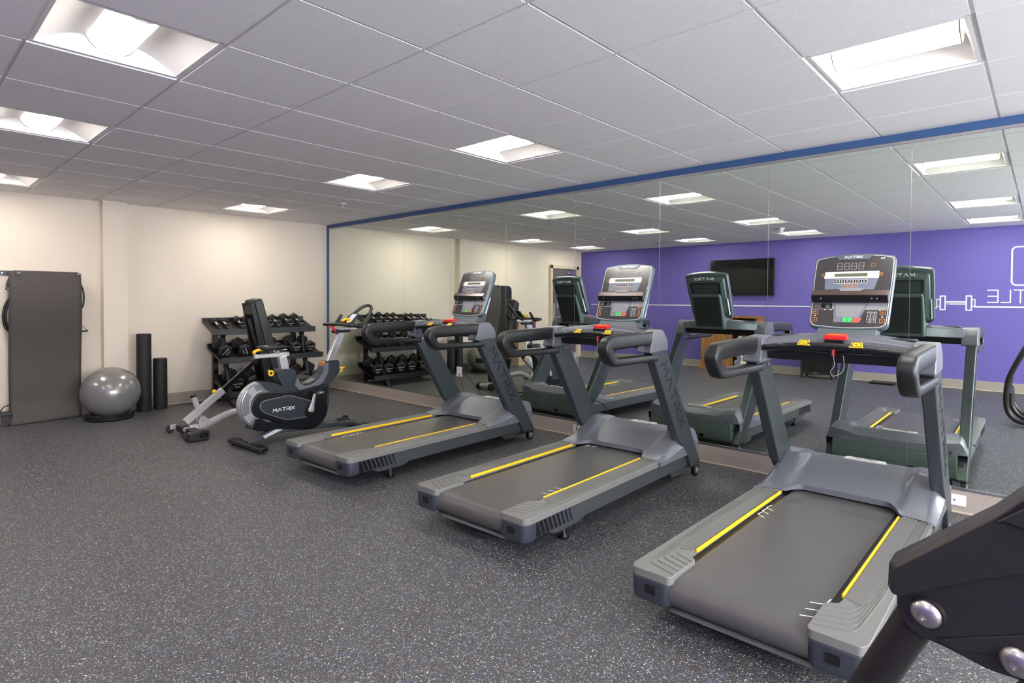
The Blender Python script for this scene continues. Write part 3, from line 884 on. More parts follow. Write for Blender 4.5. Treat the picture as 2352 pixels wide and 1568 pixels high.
    P([(-.042, .208), (.058, .208), (.072, .226), (-.055, .226)], M['face_grey'], 'ledge_notch', .024, .037, lgo)
    q = MB()
    for x in (-.14, .115, .14): q.cyl(O_+X_*x+Y_*.165+Z_*.028, O_+X_*x+Y_*.162+Z_*.0345, .004, 10)
    q.build('ports', M['greyprint'], lgo)
    # upper display
    P([(-.135, .232), (.115, .232), (.132, .308), (-.140, .308)], M['face_slate'], 'button_panel', .001, .0024)
    P([(-.145, .302), (.132, .302), (.132, .344), (-.142, .344)], M['white'], 'readout_frame', .001, .003)
    P([(-.092, .312), (.075, .312), (.076, .332), (-.092, .332)], M['lcd'], 'readout', .002, .0038)
    q = MB(); dk = MB(); ic = MB()
    plate(q, [(-.092, .2705), (.078, .2705), (.078, .2925), (-.092, .2925)], O_, X_, Y_, .002, .0032)
    q.build('button_row_frame', M['white'], co)
    for k in range(6):
        x = -.0775+.0282*k
        plate(dk, [(x-.0125, .2725), (x+.0125, .2725), (x+.0125, .2905), (x-.0125, .2905)], O_, X_, Y_, .003, .0042)
        outline(ic, [(x-.004, .2785), (x+.004, .2785), (x+.0035, .2845), (x-.0035, .2845)], O_+Z_*.0042, X_, Y_, .0016, .0006)
    dk.build('program_buttons', M['blackgloss'], co); ic.build('program_icons', M['white'], co)
    q = MB()
    for k, ch in enumerate('-v+'):
        x = -.035+.028*k
        outline(q, [(x-.013, .246), (x+.013, .246), (x+.013, .264), (x-.013, .264)], O_+Z_*.0024, X_, Y_, .0014, .0008)
        letters(q, ch, O_+X_*x+Y_*.2505+Z_*.0024, X_, Y_, .010, .0016, .0008)
    for (x, y) in ((-.150, .323), (.138, .325), (.098, .380)):
        outline(q, [(x-.010, y-.009), (x+.010, y-.009), (x+.010, y+.009), (x-.010, y+.009)], O_+Z_*.0034, X_, Y_, .0013, .0008)
        if x != .098: letters(q, '+', O_+X_*x+Y_*(y-.0045)+Z_*.0034, X_, Y_, .009, .0016, .0008)
    q.build('orange_keys', M['orange'], co)
    q = MB(); letters(q, '8888', O_+X_*-.015+Y_*.358+Z_*.0017, X_, Y_, .040, .0035, .0006, gap=.32); q.build('time_digits', M['greyprint'], co)
    P([(-.078, .418), (.070, .418), (.098, .448), (-.104, .448)], M['console_rim'], 'brand_tab', .001, .006, bev=.002)
    q = MB(); letters(q, 'MATRIX', O_+X_*-.003+Y_*.428+Z_*.006, X_, Y_, .0125, .0026, .0006)
    for sx in (-1, 1): plate(q, [(.142+sx*.006-.0022, .418), (.142+sx*.006+.0022, .418), (.142+sx*.006+.0022, .428), (.142+sx*.006-.0022, .428)], O_, X_, Y_, .0016, .0024)
    plate(q, [(.136, .4215), (.148, .4215), (.148, .4245), (.136, .4245)], O_, X_, Y_, .0016, .0024)
    q.build('brand_lettering', M['white'], co)
    q = MB()
    for r_ in range(4):
        for x in (-.132, -.127, .105, .112): plate(q, [(x-.0012, .310+.0075*r_), (x+.0012, .310+.0075*r_), (x+.0012, .313+.0075*r_), (x-.0012, .313+.0075*r_)], O_, X_, Y_, .003, .0036)
    q.build('readout_dots', M['darkprint'], co)
    # back housing
    bk = []
    for k, tz in ((.90, -.045), (.86, -.075), (.74, -.092)):
        bk.append([O_+X_*(x*k)+Y_*(cy0+(y-cy0)*k)+Z_*tz for x, y in shape])
    bo = MB().loft(bk).build('console_back', M['console_back'], t, ang=30)
    q = MB(); plate(q, roundpoly([(-.135, .215), (.135, .215), (.150, .375), (-.150, .375)], .015, 4), O_, X_, Y_, -.0935, -.0925); vo = q.build('back_vent', M['console_pad'], bo)
    q = MB()
    for k in range(14): plate(q, [(-.115, .228+.0095*k), (.125, .228+.0095*k), (.125, .232+.0095*k), (-.115, .232+.0095*k)], O_, X_, Y_, -.0945, -.0933)
    q.build('vent_slats', M['console_back'], vo)
    q = MB(); letters(q, 'MATRIX', O_+Y_*.400+Z_*-.0795, -X_, Y_, .024, .0034, .012, gap=.4); q.build('back_lettering', M['white'], bo)
    q = MB(); plate(q, [(.045, -.008), (.205, -.008), (.205, .012), (.045, .012)], O_+X_*.184+Z_*-.060, Y_, -Z_, -.002, .004); q.build('serial_label', M['label'], bo)
    # mast
    q = MB()
    q.loft([
            [(-wx, v0, z), (wx, v0, z), (wx*.94, v1, z), (-wx*.94, v1, z)] for wx, v0, v1, z in
            ((.150, .50, .665, 1.052), (.150, .52, .68, 1.12), (.152, .60, .715, 1.22), (.150, .66, .765, 1.36), (.143, .70, .768, 1.385))])
    mo = q.build('mast', M['console_back'], t, bevel=.010, seg=3)
    q = MB(); q.loft([[(-wx, v, z), (wx, v, z), (wx, v+.006, z), (-wx, v+.006, z)] for wx, v, z in ((.125, .660, 1.06), (.125, .676, 1.12), (.128, .711, 1.22), (.128, .760, 1.355))])
    q.build('mast_pad', M['console_pad'], mo)
    return t

TM0 = make_treadmill()
TMS = [(4.059, -1.433, math.radians(2.31)), (5.688, -1.421, math.radians(1.13)), (7.201, -1.477, math.radians(-.29))]
labs = ['grey treadmill farthest from the viewer, beside the exercise bike',
        'grey treadmill in the middle of the row of three',
        'grey treadmill nearest the viewer, close to the foreground black machine']
TM = []
for k, (x, y, a) in enumerate(TMS):
    if k == 0:
        TM0.location = (x, y, 0); TM0.rotation_euler = (0, 0, a); TM0['label'] = labs[0]; TM.append(TM0)
    else:
        TM.append(dup(TM0, None, (x, y, 0), a, labs[k]))
def belt_mark(parent, pts_list):
    for poly in pts_list:
        q = MB()
        for k, (a, b) in enumerate(zip(poly, poly[1:])):
            q.bar((a[0], a[1], .2088+.0002*k), (b[0], b[1], .2088+.0002*k), .0045, .0012)
        q.build('belt_mark', M['white'], parent)
def hooks(u0, v0, sgn, du=.045, dv=.062, rev=1):
    out = []
    for k in range(3):
        v = v0+dv*k
        out.append([(u0, v), (u0, v+dv*.62*rev), (u0+du*sgn, v+dv*.62*rev-.018)])
    return out
belt_mark(TM[2], [[(-.228, -.03+.065*k), (-.270, .0+.065*k), (-.262, .05+.065*k)] for k in range(3)])
belt_mark(TM[2], [[(.200, -.775-.06*k), (.247, -.755-.06*k), (.252, -.70-.06*k)] for k in range(3)])
belt_mark(TM[1], [[(.200, -.46-.06*k), (.247, -.44-.06*k)] for k in range(3)])
belt_mark(TM[1], [[(-.235, .50-.0*k), (-.215, .53)], [(-.18, .50), (-.16, .53)]])
belt_mark(TM[0], [[(-.215, -.62+.07*k), (-.248, -.60+.07*k), (-.246, -.55+.07*k)] for k in range(3)])

# ================================================================== DUMBBELL RACK
RK = thing('dumbbell_rack', 'black three-tier dumbbell rack against the cream wall', 'rack', (0, 0, 0))
Y0, Y1 = -1.80, -.42
for (ys, nm) in ((-1.655, 'side_frame'), (-.60, 'side_frame')):
    q = MB()
    q.b2(.11, .17, ys-.03, ys+.03, .0, 1.02)
    q.bar((.17, ys, .96), (.42, ys, .86), .05, .06)
    q.tube([(.36, ys, .87), (.40, ys, .80), (.48, ys, .50), (.60, ys, .20), (.66, ys, .12)], .032, 8, 3)
    q.bar((.60, ys, .16), (.75, ys, .0), .06, .06, up=(1, 0, 1))
    q.bar((.14, ys, .09), (.68, ys, .09), .045, .045)
    q.bar((.15, ys, .60), (.50, ys, .52), .045, .05).bar((.15, ys, .26), (.60, ys, .17), .045, .05)
    q.b2(.70, .80, ys-.035, ys+.035, 0, .015).b2(.08, .2, ys-.035, ys+.035, 0, .015)
    q.build('side_frame', M['steeldark'], RK, bevel=.004)
def shelf(xb, zb, xf, zf, y0, y1):
    prof = [(xb-.02, zb+.045), (xb, zb+.045), (xb+.006, zb), (xf, zf), (xf+.012, zf+.028), (xf+.026, zf+.026), (xf+.030, zf-.045), (xf+.004, zf-.048), (xf-.002, zf-.006), (xb-.004, zb-.006)]
    R = MB().loft([[(p[0], y, p[1]) for p in prof] for y in (y0, y1)])
    R.build('shelf', M['steeldark'], RK, bevel=.0015, ang=25)
    q = MB()
    for y in (y0+.004, y1-.004): q.loft([[(p[0], y+d, p[1]) for p in ((xb, zb), (xb, zb-.02), (xf, zf-.03), (xf, zf))] for d in (-.003, .003)])
    q.build('shelf_end', M['steeldark'], RK)
shelf(.14, 1.030, .47, .915, -1.81, -.45)
shelf(.17, .700, .59, .565, -1.76, -.40)
shelf(.27, .300, .68, .150, -1.70, -.38)
def make_dumbbell(r, L, num, tag_angle=0.0):
    t = thing('dumbbell', 'x', 'dumbbell', group='x')
    w_ = L*.17+r*.16
    n = 6
    def hexr(x, k):
        out = []
        for a in range(n):
            an = PI/6+2*PI*a/n
            out.append((x, r*k*math.cos(an)*1.04, r*k*math.sin(an)*1.04))
        return out
    for s in (-1, 1):
        xo, xi = s*L/2, s*(L/2-w_)
        o = MB().loft([hexr(xi, .84), hexr(xi+s*w_*.18, 1.04), hexr(xo-s*w_*.22, 1.04), hexr(xo, .86)]).build('head', M['rubberhex'], t, bevel=r*.09, seg=3, ang=25)
        f = MB().cyl((xo-s*.001, 0, 0), (xo+s*.0015, 0, 0), r*.66, 28)
        fo = f.build('end_face', M['black'], o)
        if s > 0:
            q = MB()
            ca, sa = math.cos(tag_angle), math.sin(tag_angle)
            Xd = Vector((0, ca, sa)); Yd = Vector((0, -sa, ca))
            letters(q, 'MATRIX', Vector((xo+.0015, 0, 0))+Yd*r*.02, Xd, Yd, r*.17, r*.045, .0008)
            letters(q, num+' LB', Vector((xo+.0015, 0, 0))-Yd*r*.42, Xd, Yd, r*.15, r*.035, .0008)
            q.build('weight_print', M['white'], o)
    g = MB(); hl = L/2-w_
    g.tube([(-hl-.005, 0, 0), (-hl*.6, 0, 0), (0, 0, 0), (hl*.6, 0, 0), (hl+.005, 0, 0)], [.0135, .014, .0165, .014, .0135], 18, 2)
    g.build('handle', M['chrome'], t)
    return t
def place_row(ys, sizes, nums, xb, zb, xf, zf, tier, group, angs=None):
    """lay dumbbells across a sloping shelf; front end lower"""
    sl = math.atan2(zb-zf, xf-xb)
    names = ['first', 'second', 'third', 'fourth', 'fifth', 'sixth', 'seventh', 'eighth']
    for k, y in enumerate(ys):
        r, L = sizes[k]
        t = make_dumbbell(r, L, nums[k], (angs or {}).get(k, 0))
        cx = (xb+xf)/2+.012
        cz = (zb+zf)/2 + (r*.905+.001)/math.cos(sl) - (cx-(xb+xf)/2)*math.tan(sl)
        t.location = (cx, y, cz); t.rotation_euler = (0, sl, random.uniform(-.02, .02))
        size = 'smallest' if r < .04 else 'black rubber hexagonal'
        t['label'] = '%s dumbbell on the %s tier, %s from the left' % ({True: 'small black hexagonal', False: 'black rubber hexagonal'}[r < .045], tier, names[k])
        t['group'] = group
place_row([-1.70, -1.60, -1.42, -1.315, -1.06, -.945, -.785, -.63],
          [(.035, .235), (.035, .235), (.048, .25), (.048, .25), (.054, .26), (.054, .26), (.060, .27), (.060, .27)],
          ['5', '5', '10', '10', '15', '15', '20', '20'], .14, 1.03, .47, .915, 'top', 'dumbbells on the top tier')
place_row([-1.665, -1.43, -1.235, -1.0, -.745, -.54],
          [(.078, .30)]*6, ['25', '25', '30', '30', '35', '35'], .17, .70, .59, .565, 'middle', 'dumbbells on the middle tier', {0: .9, 1: -1.2})
place_row([-1.57, -1.36, -1.13, -.92, -.69, -.49],
          [(.088, .325)]*6, ['40', '40', '45', '45', '50', '50'], .27, .30, .68, .150, 'bottom', 'dumbbells on the bottom tier')

# ================================================================== EXERCISE BIKE
BK = thing('exercise_bike', 'dark indoor cycling bike with silver flywheel guard beside the farthest treadmill', 'exercise bike', (2.82, -1.85, 0), math.radians(4.5))
FC = (-.425, .380)
def circ(c, r, a0, a1, n): return [(c[0]+r*math.cos(a0+(a1-a0)*k/n), c[1]+r*math.sin(a0+(a1-a0)*k/n)) for k in range(n+1)]
def ringplate(mb, c, r0, r1, a0, a1, x0, x1, n=10):
    mb.prism(circ(c, r1, a0, a1, n)+circ(c, r0, a1, a0, n), 'x', x0, x1)
D = math.radians
MB().prism(circ(FC, .205, D(100), D(262), 32)+[(-.35, .20), (-.30, .38), (-.36, .56)], 'x', -.048, .048).build('flywheel_guard', M['flyclear'], BK, bevel=.012, seg=3)
q = MB(); ringplate(q, FC, .195, .207, D(98), D(262), -.030, .030, 32); o = q.build('guard_rim', M['flysilver'], BK)
for a0, a1 in ((118, 140), (205, 228)):
    q = MB(); ringplate(q, FC, .128, .198, D(a0), D(a1), -.0495, .0495, 6); q.build('guard_band', M['flysilver'], o)
q = MB(); ringplate(q, FC, .118, .134, D(98), D(262), -.051, .051, 24); q.build('inner_ring', M['alu'], o)
# drive housing: hub and crank discs joined
dh = circ((-.425, .372), .122, D(95), D(262), 16)+[(-.22, .165), (-.10, .105)]+circ((.045, .262), .188, D(-115), D(20), 18)+[(.235, .42), (.24, .50), (.12, .50), (-.12, .47), (-.28, .485)]
MB().prism(dh, 'x', -.058, .058).build('drive_housing', M['bikedark'], BK, bevel=.016, seg=3)
up = [(-.475, .590), (-.33, .565), (-.235, .520), (-.262, .560), (-.285, .60), (-.283, .655), (-.262, .680), (-.138, .675), (-.112, .655), (-.092, .60), (-.070, .548), (-.035, .520), (.03, .525), (.10, .553), (.16, .600), (.192, .655), (.212, .715), (.350, .718), (.368, .70), (.370, .60), (.345, .565), (.275, .51), (.250, .45), (.250, .30), (.225, .20), (.19, .14), (.205, .26), (.200, .38), (.175, .46), (.05, .455), (-.08, .425), (-.20, .445), (-.31, .470), (-.40, .505)]
MB().prism(roundpoly(up, .016, 3), 'x', -.052, .052).build('frame_cover', M['bikebody'], BK, bevel=.012, seg=3)
sw = [(-.095, .59), (-.065, .530), (-.02, .500), (.05, .505), (.13, .55), (.185, .62), (.20, .70), (.245, .70), (.235, .60), (.18, .515), (.10, .470), (.0, .450), (-.07, .465), (-.12, .52)]
MB().prism(roundpoly(sw, .01, 3), 'x', -.0555, .0555).build('swoosh_panel', M['slate'], BK, bevel=.003)
lg_ = [(-.545, .178), (-.505, .262), (-.455, .262), (-.40, .225), (-.30, .195), (-.16, .145), (-.02, .085), (-.10, .12), (-.25, .155), (-.46, .150)]
MB().prism(lg_[:7]+[(-.12, .105), (-.28, .135), (-.47, .148)], 'x', -.054, .054).build('lower_guard', M['bikedark'], BK, bevel=.006)
for s in (-1, 1):
    cp = [(-.475, .372), (-.44, .415), (-.185, .435), (.06, .345), (.085, .262), (.03, .205), (-.21, .210), (-.44, .310)]
    o = MB().prism(roundpoly(cp, .035, 5), 'x', s*.058, s*.066).build('side_panel', M['bikebody'], BK, bevel=.002)
    q = MB(); pp = roundpoly(cp, .035, 5)
    for a, b in zip(pp[-8:]+pp[:22], pp[-7:]+pp[:23]):
        q.bar((s*.0665, a[0], a[1]), (s*.0665, b[0], b[1]), .0035, .0045, up=(1, 0, 0))
    for a, b in zip(pp[30:44], pp[31:45]):
        q.bar((s*.0665, a[0], a[1]), (s*.0665, b[0], b[1]), .0035, .0045, up=(1, 0, 0))
    q.build('panel_trim', M['flysilver'], o)
    q = MB(); letters(q, 'MATRIX', (s*.0665, -.240, .300), (0, s, 0), (0, 0, 1), .029, .0052, .001, gap=.32)
    q.build('panel_lettering', M['white'], o)
    q = MB().cyl((s*.05, .045, .262), (s*.075, .045, .262), .075, 32); co = q.build('crank_cover', M['bikedark'], BK, bevel=.006)
    # crank arm and pedal
    ax = Vector((s*.085, .030, .272)); tip = Vector((s*.092, .030+s*.040, .272+s*.165))
    ca = MB().tube([ax-(tip-ax)*.12, ax, ax+(tip-ax)*.4, tip], [.022, .032, .018, .015], 14, 4, flatdir=(1, 0, 0), flat=.42)
    cro = ca.build('crank_arm', M['castgrey'], BK)
    pd = MB().cyl(tip, tip+Vector((s*.10, 0, 0)), .008, 12)
    pd.b2(tip.x+s*.02, tip.x+s*.095, tip.y-.035, tip.y+.035, tip.z-.012, tip.z+.010)
    po = pd.build('pedal', M['chrome'], BK, bevel=.004)
    q = MB().tube([tip+Vector((s*.06, -.01, .0)), tip+Vector((s*.06, .05, .05)), tip+Vector((s*.06, .105, .035)), tip+Vector((s*.06, .11, -.02)), tip+Vector((s*.06, .05, -.05)), tip+Vector((s*.06, -.03, -.055))], .0045, 8, 4)
    q.tube([tip+Vector((s*.02, .02, .045)), tip+Vector((s*.06, .085, .05)), tip+Vector((s*.10, .02, .045))], .004, 8, 4)
    q.build('toe_strap', M['black'], po)
# seat post, rail, saddle
MB().bar((0, -.190, .64), (0, -.222, .792), .050, .078, up=(0, 1, 0)).build('seat_post', M['alu'], BK, bevel=.006)
MB().b2(-.022, .022, -.485, -.155, .790, .826).build('seat_rail', M['alu'], BK, bevel=.004)
MB().b2(-.016, .016, -.26, -.155, .826, .832).cyl((-.03, -.27, .835), (.03, -.27, .835), .014, 14).tube([(-.018, -.18, .855), (-.018, -.26, .845), (-.018, -.34, .865)], .0035, 8, 3).tube([(.018, -.18, .855), (.018, -.26, .845), (.018, -.34, .865)], .0035, 8, 3).build('saddle_clamp', M['chrome'], BK, bevel=.002)
rings = []
for v, hw_, zt, zb in ((-.435, .045, .893, .872), (-.42, .078, .902, .862), (-.36, .082, .902, .850), (-.30, .055, .893, .858), (-.24, .030, .888, .862), (-.17, .022, .888, .866), (-.135, .012, .880, .868)):
    rings.append([(hw_*math.cos(2*PI*k/18), v, (zt+zb)/2+(zt-zb)/2*math.sin(2*PI*k/18)) for k in range(18)])
MB().loft(rings).build('saddle', M['vinyl'], BK)
MB().tube([(.0, -.475, .835), (.0, -.49, .845), (.0, -.455, .862), (.0, -.41, .866)], [.010, .014, .013, .011], 10, 3).build('slider_lever', M['yellow'], BK)
# handle post and bars
MB().bar((0, .275, .68), (0, .425, .99), .045, .072, up=(0, 1, 0)).build('handle_post', M['alu'], BK, bevel=.006)
o = MB().b2(-.03, .03, .33, .52, .985, 1.012).build('bar_carrier', M['black'], BK, bevel=.005)
q = MB().b2(-.02, .02, .34, .60, 1.012, 1.032); q.build('carrier_rail', M['alu'], o, bevel=.003)
q = MB()
for s in (-1, 1):
    q.tube([(s*.02, .395, 1.070), (s*.14, .375, 1.066), (s*.215, .378, 1.062), (s*.240, .41, 1.060), (s*.242, .48, 1.050), (s*.242, .52, 1.055), (s*.240, .56, 1.10), (s*.238, .60, 1.155)], .0165, 14, 5)
q.build('handlebar', M['vinyl'], BK)
MB().tube([(-.085, .42, 1.072), (-.075, .52, 1.10), (-.055, .62, 1.17), (-.040, .71, 1.235), (-.01, .765, 1.256), (.035, .775, 1.235), (.06, .735, 1.17), (.078, .66, 1.09), (.080, .58, 1.055)], .0165, 14, 5).build('aero_bar', M['vinyl'], BK)
MB().loft([[(x, v, z) for x, v in ((-.09, .37), (.09, .37), (.085, .54), (-.085, .54))] for z in (1.052, 1.082)]).build('elbow_pad', M['vinyl'], BK, bevel=.012, seg=3)
o = MB().loft([[(x, v, z) for v, z in ((.50, 1.075), (.60, 1.175), (.615, 1.165), (.52, 1.06))] for x in (-.05, .05)]).build('bike_console', M['black'], BK, bevel=.004)
MB().loft([[(x, v, z) for v, z in ((.508, 1.086), (.588, 1.166), (.590, 1.164), (.51, 1.084))] for x in (-.038, .038)]).build('console_screen', M['label'], o)
MB().tube([(.03, .47, 1.085), (.035, .50, 1.115), (.03, .46, 1.12), (.02, .42, 1.10)], .012, 10, 3).build('aero_lock_lever', M['yellow'], BK)
MB().tube([(.05, .25, 1.055), (.05, .30, 1.035), (.05, .33, .995)], [.006, .011, .008], 10, 4).build('brake_lever', M['red'], BK)
MB().cyl((-.035, .36, 1.0), (.035, .36, 1.0), .022, 18).build('brake_housing', M['black'], BK, bevel=.003)
# adjusting levers
for (v, z, a, lb) in ((-.325, .645, 0, 'seat lever'), (.415, .61, PI, 'bar lever')):
    q = MB(); mx = Matrix.Translation((0, v, z)) @ Matrix.Rotation(PI/2, 4, 'Y')
    q.torus(.020, .0085, 24, 10, mx)
    if v < 0: q.tube([(0, v-.012, z+.018), (0, v-.030, z+.030)], [.012, .006], 10, 1)
    else: q.tube([(0, v+.012, z+.014), (0, v+.050, z+.020)], [.012, .006], 10, 1)
    q.build('adjuster_lever', M['yellow'], BK)
    MB().cyl((0, v+(.02 if v < 0 else -.02), z), (0, v+(.06 if v < 0 else -.06), z), .009, 12).build('lever_stem', M['black'], BK)
MB().b2(-.04, .04, .196, .214, .675, .712).build('resistance_marker', M['orange'], BK, bevel=.004)
# base frame
o = MB().loft([[(-.045, v, z0), (.045, v, z0), (.035, v, z1), (-.035, v, z1)] for v, z0, z1 in ((-.56, .035, .072), (-.45, .06, .105), (-.26, .095, .165), (-.10, .085, .14), (.12, .07, .11), (.55, .035, .07))]).build('base_beam', M['bikebody'], BK, bevel=.006)
q = MB(); plate(q, [(-.41, .072), (-.24, .125), (-.25, .155), (-.43, .095)], (.0405, 0, 0), (0, 1, 0), (0, 0, 1), .0, .006); q.build('warning_label', M['label'], o)
for v, hw_ in ((-.55, .285), (.60, .27)):
    f = MB().loft([[(x, v-d, .018), (x, v+d, .018), (x, v+d*.9, .052), (x, v-d*.9, .058)] for x, d in ((-hw_, .038), (-hw_+.03, .05), (-.09, .045), (.09, .045), (hw_-.03, .05), (hw_, .038))])
    fo = f.build('foot', M['black'] if v < 0 else M['bikebody'], BK, bevel=.012, seg=3)
    for s in (-1, 1):
        r_ = MB()
        for k in range(5): r_.b2(s*(.15+.026*k)-.008, s*(.15+.026*k)+.008, v-.035, v+.035, .052, .0595)
        r_.build('step_ribs', M['black'], fo)
        MB().cyl((s*(hw_-.05), v, 0), (s*(hw_-.05), v, .022), .022, 18).build('glide', M['black'], fo)
for s in (-1, 1):
    wo = MB().cyl((s*.25, .66, .045), (s*.275, .66, .045), .035, 24).build('transport_wheel', M['black'], BK, bevel=.004)
    MB().cyl((s*.245, .66, .045), (s*.28, .66, .045), .010, 12).build('hub', M['alu'], wo)

# ================================================================== BENCH
BN = thing('weight_bench', 'grey-framed adjustable weight bench with black back pad raised upright', 'weight bench', (1.99, -2.0, 0), 0)
q = MB().tube([(0, -.58, .070), (0, -.46, .078), (0, -.30, .135), (0, -.19, .168), (0, -.05, .172), (0, .18, .150), (0, .38, .085), (0, .56, .058)], .033, 20, 5, flat=1.12)
q.build('spine', M['castgrey'], BN)
MB().cyl((-.22, -.59, .055), (.22, -.59, .055), .028, 20).build('rear_crossbar', M['castgrey'], BN)
for s in (-1, 1):
    MB().b2(s*.06, s*.20, -.635, -.545, .025, .092).build('rear_sleeve', M['black'], BN, bevel=.012, seg=3)
o = MB().prism(roundpoly([(-.68, .012), (-.50, .004), (-.495, .085), (-.53, .10), (-.66, .075)], .015, 4), 'x', .215, .290).build('foot_box', M['black'], BN, bevel=.008)
MB().prism(rrect(-.585, -.515, .028, .072, .012), 'x', .289, .2915).build('foot_recess', M['blackgloss'], o)
MB().cyl((.2905, -.55, .05), (.294, -.55, .05), .006, 12).build('foot_bolt', M['chrome'], o)
for x in (-.30, .20):
    wo = MB().cyl((x-.014, -.655, .038), (x+.014, -.655, .038), .038, 24).build('wheel', M['black'], BN, bevel=.004)
    MB().b2(x-.018, x+.018, -.66, -.60, .03, .075).build('wheel_bracket', M['castgrey'], wo, bevel=.003)
# seat incline arm
A0, A1 = Vector((0, -.615, .140)), Vector((0, -.268, .410))
MB().bar(A0, A1, .055, .062, up=(0, -.6, .8)).build('outer_arm', M['castgrey'], BN, bevel=.004)
MB().bar(A1-(A1-A0)*.1, (0, .05, .675), .040, .042, up=(0, -.6, .8)).build('inner_arm', M['blackgloss'], BN, bevel=.003)
MB().bar(A1+Vector((0, -.003, .022)), (0, .04, .690), .012, .006, up=(0, -.6, .8)).build('scale_strip', M['alu'], BN)
o = MB().cyl((0, -.500, .25), (0, -.540, .375), .026, 20).build('handle_stub', M['castgrey'], BN)
MB().cyl((0, -.539, .372), (0, -.546, .395), .028, 20).build('stub_cap', M['black'], o, bevel=.003)
MB().sphere((0, -.350, .405), .020).cyl((0, -.345, .40), (0, -.32, .37), .008, 12).build('pull_pin_knob', M['yellow'], BN)
for s in (-1, 1):
    MB().prism(roundpoly([(-.50, .075), (-.36, .115), (-.43, .155), (-.455, .185), (-.49, .18), (-.51, .14)], .01, 3), 'x', s*.034, s*.042).build('pivot_plate', M['castgrey'], BN, bevel=.002)
MB().cyl((-.05, -.475, .152), (.05, -.475, .152), .010, 14).build('pivot_bolt', M['alu'], BN)
MB().cyl((-.04, .045, .675), (.04, .045, .675), .030, 20).build('arm_joint', M['steeldark'], BN, bevel=.003)
# back pad
pm = [(-.128, .0), (-.128, .965), (.128, .965), (.128, .0)]
Ox = Vector((0, .315, .395)); Yx = Vector((0, -.245, .915)).normalized(); Xx = Vector((1, 0, 0)); Zx = Xx.cross(Yx)
q = MB()
q.loft([[Ox+Xx*a*k+Yx*(.47+(b-.47)*k2)+Zx*t for a, b in roundpoly(pm, .05, 5)] for t, k, k2 in ((-.012, .93, .985), (.0, 1, 1), (.066, 1, 1), (.080, .93, .985))])
po = q.build('back_pad', M['vinyl'], BN, bevel=.006)
q = MB(); q.b2(-.045, .045, .02, .78, 0, .03, Matrix(((1, 0, 0, 0), (0, Yx.y, Zx.y, Ox.y+Zx.y*.10), (0, Yx.z, Zx.z, Ox.z+Zx.z*.10), (0, 0, 0, 1))))
q.build('back_frame', M['steeldark'], BN, bevel=.006)
q = MB().prism([(.115, .455), (.205, .455), (.02, 1.275), (-.035, 1.275)], 'x', -.112, -.100); q.prism([(.115, .455), (.205, .455), (.02, 1.275), (-.035, 1.275)], 'x', .100, .112)
q.b2(-.11, .11, -.02, .0, 1.16, 1.26)
q.build('pad_bracket', M['steeldark'], BN, bevel=.003)
MB().loft([[(x, .05, .42), (x, .26, .42), (x, .24, .15), (x, .13, .15)] for x in (-.035, .035)]).build('mast_plate', M['steeldark'], BN, bevel=.006)
# seat pad
MB().loft([[(x, y, z) for x, y in rrect(-.15*k, .15*k, .36, .66, .04)] for z, k in ((.395, .95), (.41, 1), (.455, 1), (.468, .95))]).build('seat_pad', M['vinyl'], BN, bevel=.008)
MB().bar((0, .46, .10), (0, .50, .40), .045, .06, up=(0, 1, 0)).bar((0, .24, .17), (0, .48, .385), .04, .05).build('seat_post', M['steeldark'], BN, bevel=.004)
MB().cyl((-.10, .575, .052), (.10, .575, .052), .040, 20).build('front_crossbar', M['castgrey'], BN)
for s in (-1, 1):
    MB().cyl((s*.09, .575, .052), (s*.155, .575, .052), .050, 24).build('front_foot', M['black'], BN, bevel=.008)

# ================================================================== MAT, BANDS, BALL, ROLLERS
RKK = thing('mat_hanger', 'black wall bracket with two pegs holding the exercise mat', 'hanger', (0, -3.35, 0))
MB().b2(0, .010, -.39, .20, 1.555, 1.605).build('rail', M['slate_dark'], RKK, bevel=.002)
for y in (-.245, .265): MB().cyl((.008, y, 1.575), (.16, y, 1.583), .006, 12).build('peg', M['chrome'], RKK)
q = MB().cyl((.010, -.362, 1.58), (.0125, -.362, 1.58), .006, 12); q.build('screw', M['chrome'], RKK)
yl, yr = -3.675, -3.065
NM = 60
def matfn(a, b):
    z = 1.605*(1-b)+.006*b
    y = yl+(yr-yl)*a
    x = .125-.03*b+.028*math.sin(b*5.2+.6)+.012*math.sin(b*9)
    kk = max(0, (b-.86)/.14)
    x += kk*kk*(.12-.07*a)
    y += -.012*kk*(1-a) + .01*math.sin(b*3.1)*(a-.2)
    return (x, y, z)
mp_ = MB()
edge = roundpoly([(0, 0), (1, 0), (1, 1), (0, 1)], [.075, .075, 0, 0], 5)
def matclip(a, b):
    # round the two top corners
    w_, h_ = .61, 1.6; r = .045
    X_, Y__ = a*w_, b*h_
    if Y__ < r:
        dy = r-Y__; lim = r-math.sqrt(max(r*r-dy*dy, 0))
        X_ = lim+(w_-2*lim)*a
    return matfn(X_/w_, b)
bs = [0, .002, .006, .012, .02, .028]+[.028+(1-.028)*k/40 for k in range(1, 41)]
rows = [[matclip(i/16, b) for i in range(17)] for b in bs]
for r0, r1_ in zip(rows, rows[1:]):
    for k in range(16): mp_.quad(r0[k], r0[k+1], r1_[k+1], r1_[k])
MT = mp_.build('exercise_mat', M['matfoam'], None, solid=.010, ang=60)
tag(MT, 'long dark exercise mat hanging by two eyelets on the cream wall', 'exercise mat')
for y in (-3.595, -3.085):
    mx = Matrix.Translation((.158, y, 1.574)) @ Matrix.Rotation(PI/2, 4, 'Y')
    MB().torus(.017, .005, 28, 10, mx).build('eyelet', M['blackgloss'], MT)
